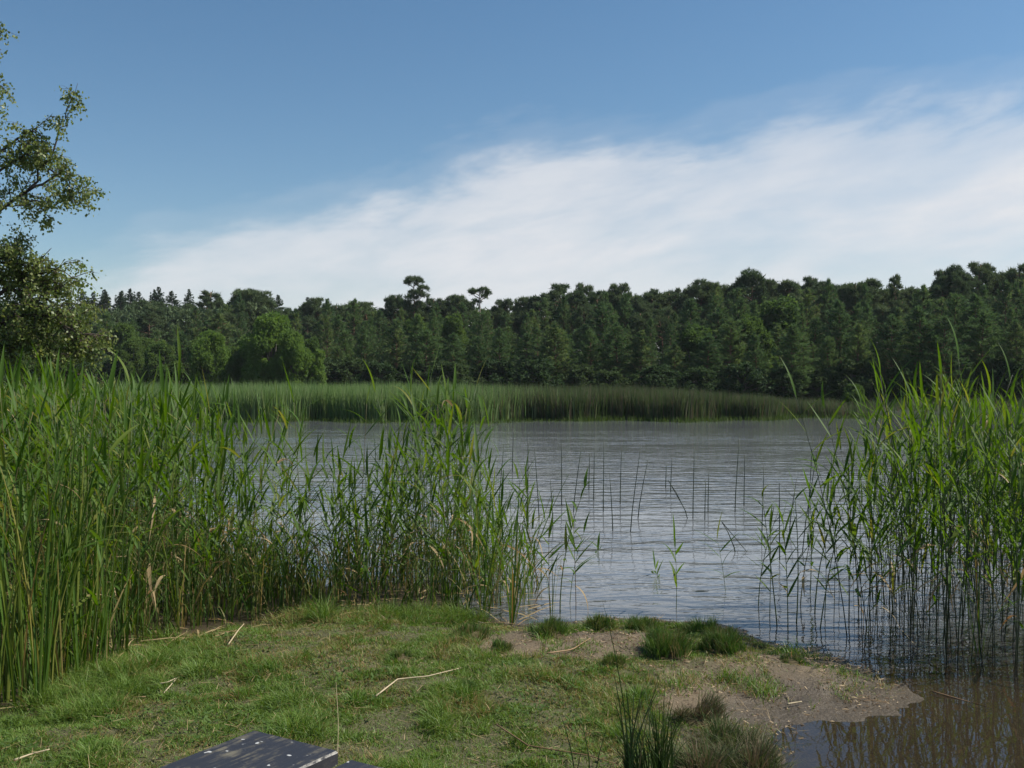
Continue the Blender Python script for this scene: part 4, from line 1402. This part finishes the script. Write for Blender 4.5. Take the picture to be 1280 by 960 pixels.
# ------------------------------------------------------------------ tussocks, rush clump, heath
def tussock(name, u, v, r, H, n_, mt, label, cat, group=None, stiff=0.5, w=0.004, nseg=3, z=0.06):
    x, y = at(u, v, z)
    e = link(name, None, None, (x, y, float(height(np.array([x]), np.array([y]))[0]) - 0.01))
    tag(e, label, cat, group)
    nt_ = max(2, int(n_ / 60))                    # tufts within the clump
    ta, tq = rng.uniform(0, 6.28, nt_), rng.uniform(0, 1, nt_) ** 0.6
    th_, tl, tr_ = rng.uniform(0.55, 1.15, nt_), rng.normal(0, 0.7, nt_), rng.uniform(0, 0.5, nt_)
    ti = rng.integers(0, nt_, n_)
    cx_ = r * 0.72 * tq[ti] * np.cos(ta[ti]) + rng.normal(0, r * 0.13, n_)
    cy_ = r * 0.72 * tq[ti] * np.sin(ta[ti]) + rng.normal(0, r * 0.13, n_)
    a, q = np.arctan2(cy_, cx_), np.hypot(cx_, cy_)
    cx_, cy_ = cx_ * 0.88, cy_ * 0.88
    b = np.stack([cx_, cy_, 0.03 * (1 - np.minimum(q / r, 1) ** 2)], 1)
    lean = a + tl[ti] + rng.normal(0, 0.6, n_)
    bend = (0.15 + 0.8 * q / r) * stiff * rng.uniform(0.3, 2.0, n_)
    V, T, kk = ribbons(b, H * th_[ti] * rng.uniform(0.5, 1.15, n_), w * rng.uniform(0.6, 1.3, n_), lean, bend, rng.uniform(0, 6.28, n_), nseg)
    rr = tr_[ti] + rng.uniform(0, 0.33, n_)
    rr = np.where(rng.random(n_) < 0.15, rng.uniform(0.85, 1, n_), rr)
    o = link('blades', tri_mesh('blades', V, T, G[mt], np.repeat(rr, kk)), e)
    o['kind'] = 'stuff'
    # root mound
    th = np.linspace(0, 2 * math.pi, 14, endpoint=False)
    Vm = [(0, 0, 0.035)] + [(r * .45 * math.cos(t), r * .45 * math.sin(t), 0.028) for t in th] + [(r * .85 * math.cos(t), r * .85 * math.sin(t), -0.02) for t in th]
    Tm = [(0, 1 + i, 1 + (i + 1) % 14) for i in range(14)]
    for i in range(14):
        a0, a1 = 1 + i, 1 + (i + 1) % 14
        Tm += [(a0, a0 + 14, a1 + 14), (a0, a1 + 14, a1)]
    link('root_mound', tri_mesh('root_mound', Vm, Tm, G['root'], smooth=True), e)
    return e


m, nt = new_mat('root')
g = N(nt, 'ShaderNodeNewGeometry')
nz = noise(nt, g.outputs['Position'], 40, 4)
out(nt, principled(nt, mixc(nt, nz, (0.05, 0.045, 0.02), (0.12, 0.09, 0.045)), 0.9, 0.2))
G['root'] = m

for u, v, r, H, n_, lab in [
        (685, 796, 0.17, 0.15, 1300, 'round dark green tussock, leftmost on the shore by the bare sand'),
        (752, 784, 0.15, 0.12, 1000, 'small green tussock at the water edge, second from the left'),
        (800, 786, 0.17, 0.12, 1100, 'olive tussock at the water edge, third from the left'),
        (880, 790, 0.20, 0.14, 1400, 'broad tussock at the water edge, fourth from the left'),
        (905, 798, 0.15, 0.11, 900, 'low tussock at the right end of the water edge row'),
        (832, 826, 0.20, 0.19, 1900, 'large bright green tussock in the middle of the spit'),
        (905, 822, 0.19, 0.15, 1600, 'rounded green tussock with a dark foot, right of the large bright one'),
        (625, 824, 0.11, 0.08, 600, 'small dark tussock beside the bare sand patch'),
        (588, 806, 0.17, 0.10, 900, 'wide low tussock left of the bare sand patch'),
        (770, 842, 0.13, 0.09, 700, 'low green tussock left of the large bright one'),
        (990, 832, 0.12, 0.06, 500, 'flat green tuft on the wet sand'),
        (580, 880, 0.10, 0.07, 500, 'small brownish tuft in the trodden grass'),
        (500, 840, 0.10, 0.06, 450, 'small brown and green tuft left of the bent straw')]:
    tussock('grass_tussock', u, v, r, H * 0.76, n_, 'tussock', lab, 'tussock', 'grass tussocks on the spit')
# wiry heath clumps at lower right
for u, v, r, H, n_, lab in [(905, 925, 0.24, 0.16, 1100, 'brownish wiry heath clump beside the dark rushes'), (940, 958, 0.23, 0.18, 1300, 'dark green wiry heath clump at the bottom edge by the puddle'),
                            (870, 900, 0.2, 0.13, 700, 'small brown heath clump at the edge of the sand'), (880, 968, 0.2, 0.17, 1000, 'olive heath clump at the bottom edge beside the rush clump')]:
    tussock('heath_clump', u, v, r, H, n_, 'heath', lab, 'heath', 'heath clumps by the inlet', stiff=1.1, w=0.004, z=0.05)
# rush clump
tussock('rush_clump', 822, 968, 0.20, 0.42, 170, 'rush_green', 'tall dark green rush clump at the bottom edge', 'rush', None, 0.55, 0.006, 6, z=0.12)


def few_blades(u, v, tips, label, w=0.007, z=0.12):
    """a few stiff blades, each a part of its own, with tips at given pixels"""
    x, y = at(u, v, z)
    e = link('rush_clump', None, None, (x, y, float(height(np.array([x]), np.array([y]))[0]) - 0.01))
    tag(e, label, 'rush')
    for (tu, tv) in tips:
        t = at_d(tu, tv, y) - e.location
        h, lx = t.z, t.x
        b = np.array([[rng.normal(0, 0.02), rng.normal(0, 0.03), 0]])
        V, T, kk = ribbons(b, [h / (1 - .35 * min(abs(lx / h), 1.4))], [w], [0.0 if lx > 0 else math.pi], [abs(lx / h) * (1 - .35 * min(abs(lx / h), 1.4))], [rng.uniform(-0.6, 0.6)], 6)
        link('blade', tri_mesh('blade', V, T, G['rush_green'], np.full(len(V), rng.uniform(0, 0.5))), e)


few_blades(785, 968, [(768, 838), (775, 845), (764, 870), (790, 852), (805, 846), (800, 870), (780, 880), (812, 858)], 'few stiff rush blades left of the tall rush clump', 0.009)
few_blades(728, 972, [(706, 880), (715, 900), (738, 925), (745, 905)], 'short thin leaning rush blades at the bottom edge', 0.006)
few_blades(795, 990, [(757, 745), (828, 830), (838, 842), (846, 850)], 'very tall thin rush blades rising from the rush clump over the spit', 0.006)


# ------------------------------------------------------------------ straws and fallen stalks
def straw(pts, label, mt='straw', r=0.0045, z=0.11, lift=0.02):
    P = []
    for i, p in enumerate(pts):
        x, y = at(p[0], p[1], z)
        h = float(height(np.array([x]), np.array([y]))[0])
        P.append((x, y, h + lift + (p[2] if len(p) > 2 else 0)))
    P = np.array(P)
    t_ = np.linspace(0, 1, 10)
    k_ = np.linspace(0, 1, len(P))
    C = np.stack([np.interp(t_, k_, P[:, i]) for i in range(3)], 1)
    o = C[0].copy()
    g_ = Geo()
    g_.add(*tube(C - o, r * np.linspace(1, 0.55, 10), 6), 0.2)
    tag(link('dry_stalk', g_.mesh('dry_stalk', G[mt], True), None, tuple(o)), label, 'stalk', 'dry stalks lying on the grass')


straw([(470, 882), (497, 862), (535, 858), (577, 843)], 'bent pale straw lying on the grass in the middle')
straw([(82, 860), (130, 864), (182, 866)], 'straight reddish straw lying before the cattails', 'straw_brown', 0.007)
straw([(175, 852), (210, 854), (222, 846), (205, 868)], 'kinked pale straw beside the reddish one')
straw([(550, 766), (575, 769), (605, 775)], 'short pale straw lying at the foot of the middle reeds', 'straw', 0.007, 0.05)
straw([(684, 822), (715, 815), (738, 800)], 'brown forked straw lying on the bare sand', 'straw_brown', 0.005)
straw([(18, 955), (40, 948), (62, 944)], 'whitish straw in the grass at the bottom left corner', 'straw', 0.005)
straw([(984, 874), (1002, 872)], 'short pale stick on the wet sand', 'straw', 0.006, 0.06)
straw([(1165, 862), (1210, 872), (1240, 878)], 'brown straw lying at the water edge on the right', 'straw_brown', 0.005, 0.02)
straw([(1128, 790, 0.05), (1150, 812, 0.02), (1172, 830)], 'leaning pale straw at the foot of the right reeds', 'straw', 0.004, 0.0)
straw([(1180, 755, 0.0), (1210, 770), (1235, 785)], 'pale broken straw caught across the right reeds', 'straw', 0.004, 0.0, 0.3)
straw([(620, 912), (660, 938), (735, 948), (770, 955)], 'long thin dead straw lying left of the rush clump', 'straw_brown', 0.0035)
straw([(422, 950), (423, 920, 0.05), (420, 894, 0.16)], 'thin upright dry straw behind the bench', 'straw', 0.0014, 0.12, 0.0)
straw([(285, 815), (298, 800, 0.03), (305, 796, 0.06)], 'short pale straw sticking up at the grass edge', 'straw', 0.005, 0.05)
straw([(100, 690, 0.5), (118, 735, 0.3), (130, 800, 0.0)], 'dry bent leaf stalk among the cattails', 'straw_brown', 0.006, 0.0, 0.0)

# crumbs of wood, root and straw trodden into the sand
n = 7000
x = rng.uniform(-0.6, 2.5, n)
y = rng.uniform(4.8, 7.7, n)
k_ = (land_dist(x, y) > -0.03) & (sand_mask(x, y) > 0.25) & (rng.random(n) < 0.25 + 0.75 * sstep(0.4, 0.6, fbm(x, y, 4, 50)))
x, y, n = x[k_], y[k_], int(k_.sum())
b = np.stack([x, y, height(x, y) + 0.002], 1)
a = rng.uniform(0, 6.28, n)
l = rng.uniform(0.006, 0.03, n) * rng.choice([1, 1, 1, 2.2], n)
w = rng.uniform(0.002, 0.006, n)
d = np.stack([np.cos(a), np.sin(a), rng.normal(0, 0.1, n)], 1) * l[:, None]
q = np.stack([-np.sin(a), np.cos(a), np.zeros(n)], 1) * w[:, None]
V = np.stack([b - q, b + q, b + d + q * .5, b + d * .45 + [0, 0, .006]], 1).reshape(-1, 3)
T = (np.array([[0, 1, 3], [1, 2, 3], [2, 0, 3]])[None] + (np.arange(n) * 4)[:, None, None]).reshape(-1, 3)
tag(link('sand_debris', tri_mesh('sand_debris', V, T, G['debris'], np.repeat(rng.random(n), 4))), 'crumbs of straw, root and wood trodden into the bare sand', 'debris', kind='stuff')

# dead reed litter lying under the left and middle reeds
n = 900
x = rng.uniform(-4.2, 0.2, n)
y = rng.uniform(5.2, 8.6, n)
s = land_dist(x, y)
k_ = (s < 0.22) & (s > -1.6)
x, y, n = x[k_], y[k_], int(k_.sum())
z = np.maximum(height(x, y), 0.002) + 0.012
a = rng.uniform(0, 6.28, n)
l = rng.uniform(0.1, 0.4, n)
w = rng.uniform(0.003, 0.007, n)
d = np.stack([np.cos(a), np.sin(a), rng.normal(0.03, 0.08, n)], 1) * l[:, None]
q = np.stack([-np.sin(a), np.cos(a), np.full(n, 0.3)], 1) * w[:, None]
b = np.stack([x, y, z], 1)
V = np.stack([b - q, b + q, b + d * .5 + q + [0, 0, .01], b + d * .5 - q + [0, 0, .01], b + d], 1).reshape(-1, 3)
T = (np.array([[0, 1, 2], [0, 2, 3], [3, 2, 4]])[None] + (np.arange(n) * 5)[:, None, None]).reshape(-1, 3)
tag(link('reed_litter', tri_mesh('reed_litter', V, T, G['reed_dry'], np.repeat(rng.random(n), 5))), 'dead straw coloured reed litter on the mud under the reeds', 'litter', kind='stuff')

# ------------------------------------------------------------------ bench
m, nt = new_mat('dark_paint')
tc_ = N(nt, 'ShaderNodeTexCoord')
mp = N(nt, 'ShaderNodeMapping')
mp.inputs['Scale'].default_value = (1.0, 0.12, 1.0)
L(nt, tc_.outputs['Object'], mp.inputs[0])
grain = noise(nt, mp.outputs[0], 55, 5, 0.65)
big = noise(nt, tc_.outputs['Object'], 9, 5, 0.7)
spots = noise(nt, tc_.outputs['Object'], 26, 2, 0.5)
c = mixc(nt, grain, (0.016, 0.016, 0.021), (0.034, 0.033, 0.038))
c = mixc(nt, ramp(nt, grain, [(0.55, 0.0), (0.68, 0.7)]), c, (0.075, 0.065, 0.05))
c = mixc(nt, M(nt, 'MULTIPLY', ramp(nt, big, [(0.48, 0.0), (0.60, 1.0)]), ramp(nt, grain, [(0.45, 0.0), (0.6, 1.0)])), c, (0.13, 0.115, 0.08))
c = mixc(nt, ramp(nt, spots, [(0.68, 0.0), (0.72, 1.0)]), c, (0.5, 0.5, 0.48))
bp = N(nt, 'ShaderNodeBump')
bp.inputs['Strength'].default_value = 0.4
bp.inputs['Distance'].default_value = 0.003
L(nt, grain, bp.inputs['Height'])
out(nt, principled(nt, c, M(nt, 'MULTIPLY_ADD', big, 0.3, 0.35), 0.4, bp.outputs[0]))
G['plank'] = m
m, nt = new_mat('worn_edge')
tc_ = N(nt, 'ShaderNodeTexCoord')
nz = noise(nt, tc_.outputs['Object'], 40, 4, 0.7)
out(nt, principled(nt, mixc(nt, ramp(nt, nz, [(0.4, 0.0), (0.6, 1.0)]), (0.06, 0.06, 0.065), (0.42, 0.40, 0.36)), 0.7, 0.3))
G['worn'] = m

ZT = 0.66
p0 = Vector((*at(318, 912, ZT), ZT))
p1 = Vector((*at(424, 938, ZT), ZT))
ex = (p1 - p0).normalized()
ey = Vector((0, 0, 1)).cross(ex)        # points away from the camera along the plank
W1 = (p1 - p0).length
ang = math.atan2(ex.y, ex.x)
bench = link('plank_bench', None, None, (p0.x, p0.y, 0.1), (0, 0, ang))
tag(bench, 'dark weathered plank bench with pale lichen spots at the bottom edge', 'bench')
zt = ZT - 0.1


def plank(name, x0, x1, y0_, y1_, z0, z1, bev=0.006):
    import bmesh
    bm = bmesh.new()
    bmesh.ops.create_cube(bm, size=1)
    for v in bm.verts:
        v.co = Vector((x0 + (v.co.x + .5) * (x1 - x0), y0_ + (v.co.y + .5) * (y1_ - y0_), z0 + (v.co.z + .5) * (z1 - z0)))
    r = bmesh.ops.bevel(bm, geom=list(bm.edges), offset=bev, segments=2, affect='EDGES')
    for f in bm.faces:
        f.material_index = 0
    for f in r['faces']:
        f.material_index = 1
    me_ = bpy.data.meshes.new(name)
    bm.to_mesh(me_)
    bm.free()
    me_.materials.append(G['plank'])
    me_.materials.append(G['worn'])
    return link(name, me_, bench)


plank('plank', 0, W1, -1.5, 0, zt - 0.045, zt)
plank('plank', W1 + 0.075, W1 * 2 + 0.075, -1.5, -0.035, zt - 0.045, zt)
for yy in (-0.35, -1.2):
    plank('crossbeam', 0.03, W1 * 2 + 0.04, yy - 0.05, yy + 0.05, zt - 0.125, zt - 0.046)
    for xx in (0.09, W1 * 2 - 0.09):
        plank('leg', xx - 0.045, xx + 0.045, yy - 0.045, yy + 0.045, -0.05, zt - 0.126)


# ------------------------------------------------------------------ haze: a little summer air over the lake
m, nt = new_mat('haze')
pv = N(nt, 'ShaderNodeVolumePrincipled')
pv.inputs['Color'].default_value = (0.88, 0.93, 1.0, 1)
pv.inputs['Density'].default_value = 0.00015
o = N(nt, 'ShaderNodeOutputMaterial')
L(nt, pv.outputs[0], o.inputs['Volume'])
hb = [(x_, y_, z_) for z_ in (-4, 60) for y_ in (-500, 2900) for x_ in (-1750, 1750)]
me = tri_mesh('haze', hb, [(0, 2, 3), (0, 3, 1), (4, 5, 7), (4, 7, 6), (0, 1, 5), (0, 5, 4), (2, 6, 7), (2, 7, 3), (0, 4, 6), (0, 6, 2), (1, 3, 7), (1, 7, 5)], m)
tag(link('haze', me), 'thin pale summer haze over the lake', 'haze', kind='stuff')
print('objects', len(bpy.data.objects), 'tris', sum(len(m_.polygons) for m_ in bpy.data.meshes))
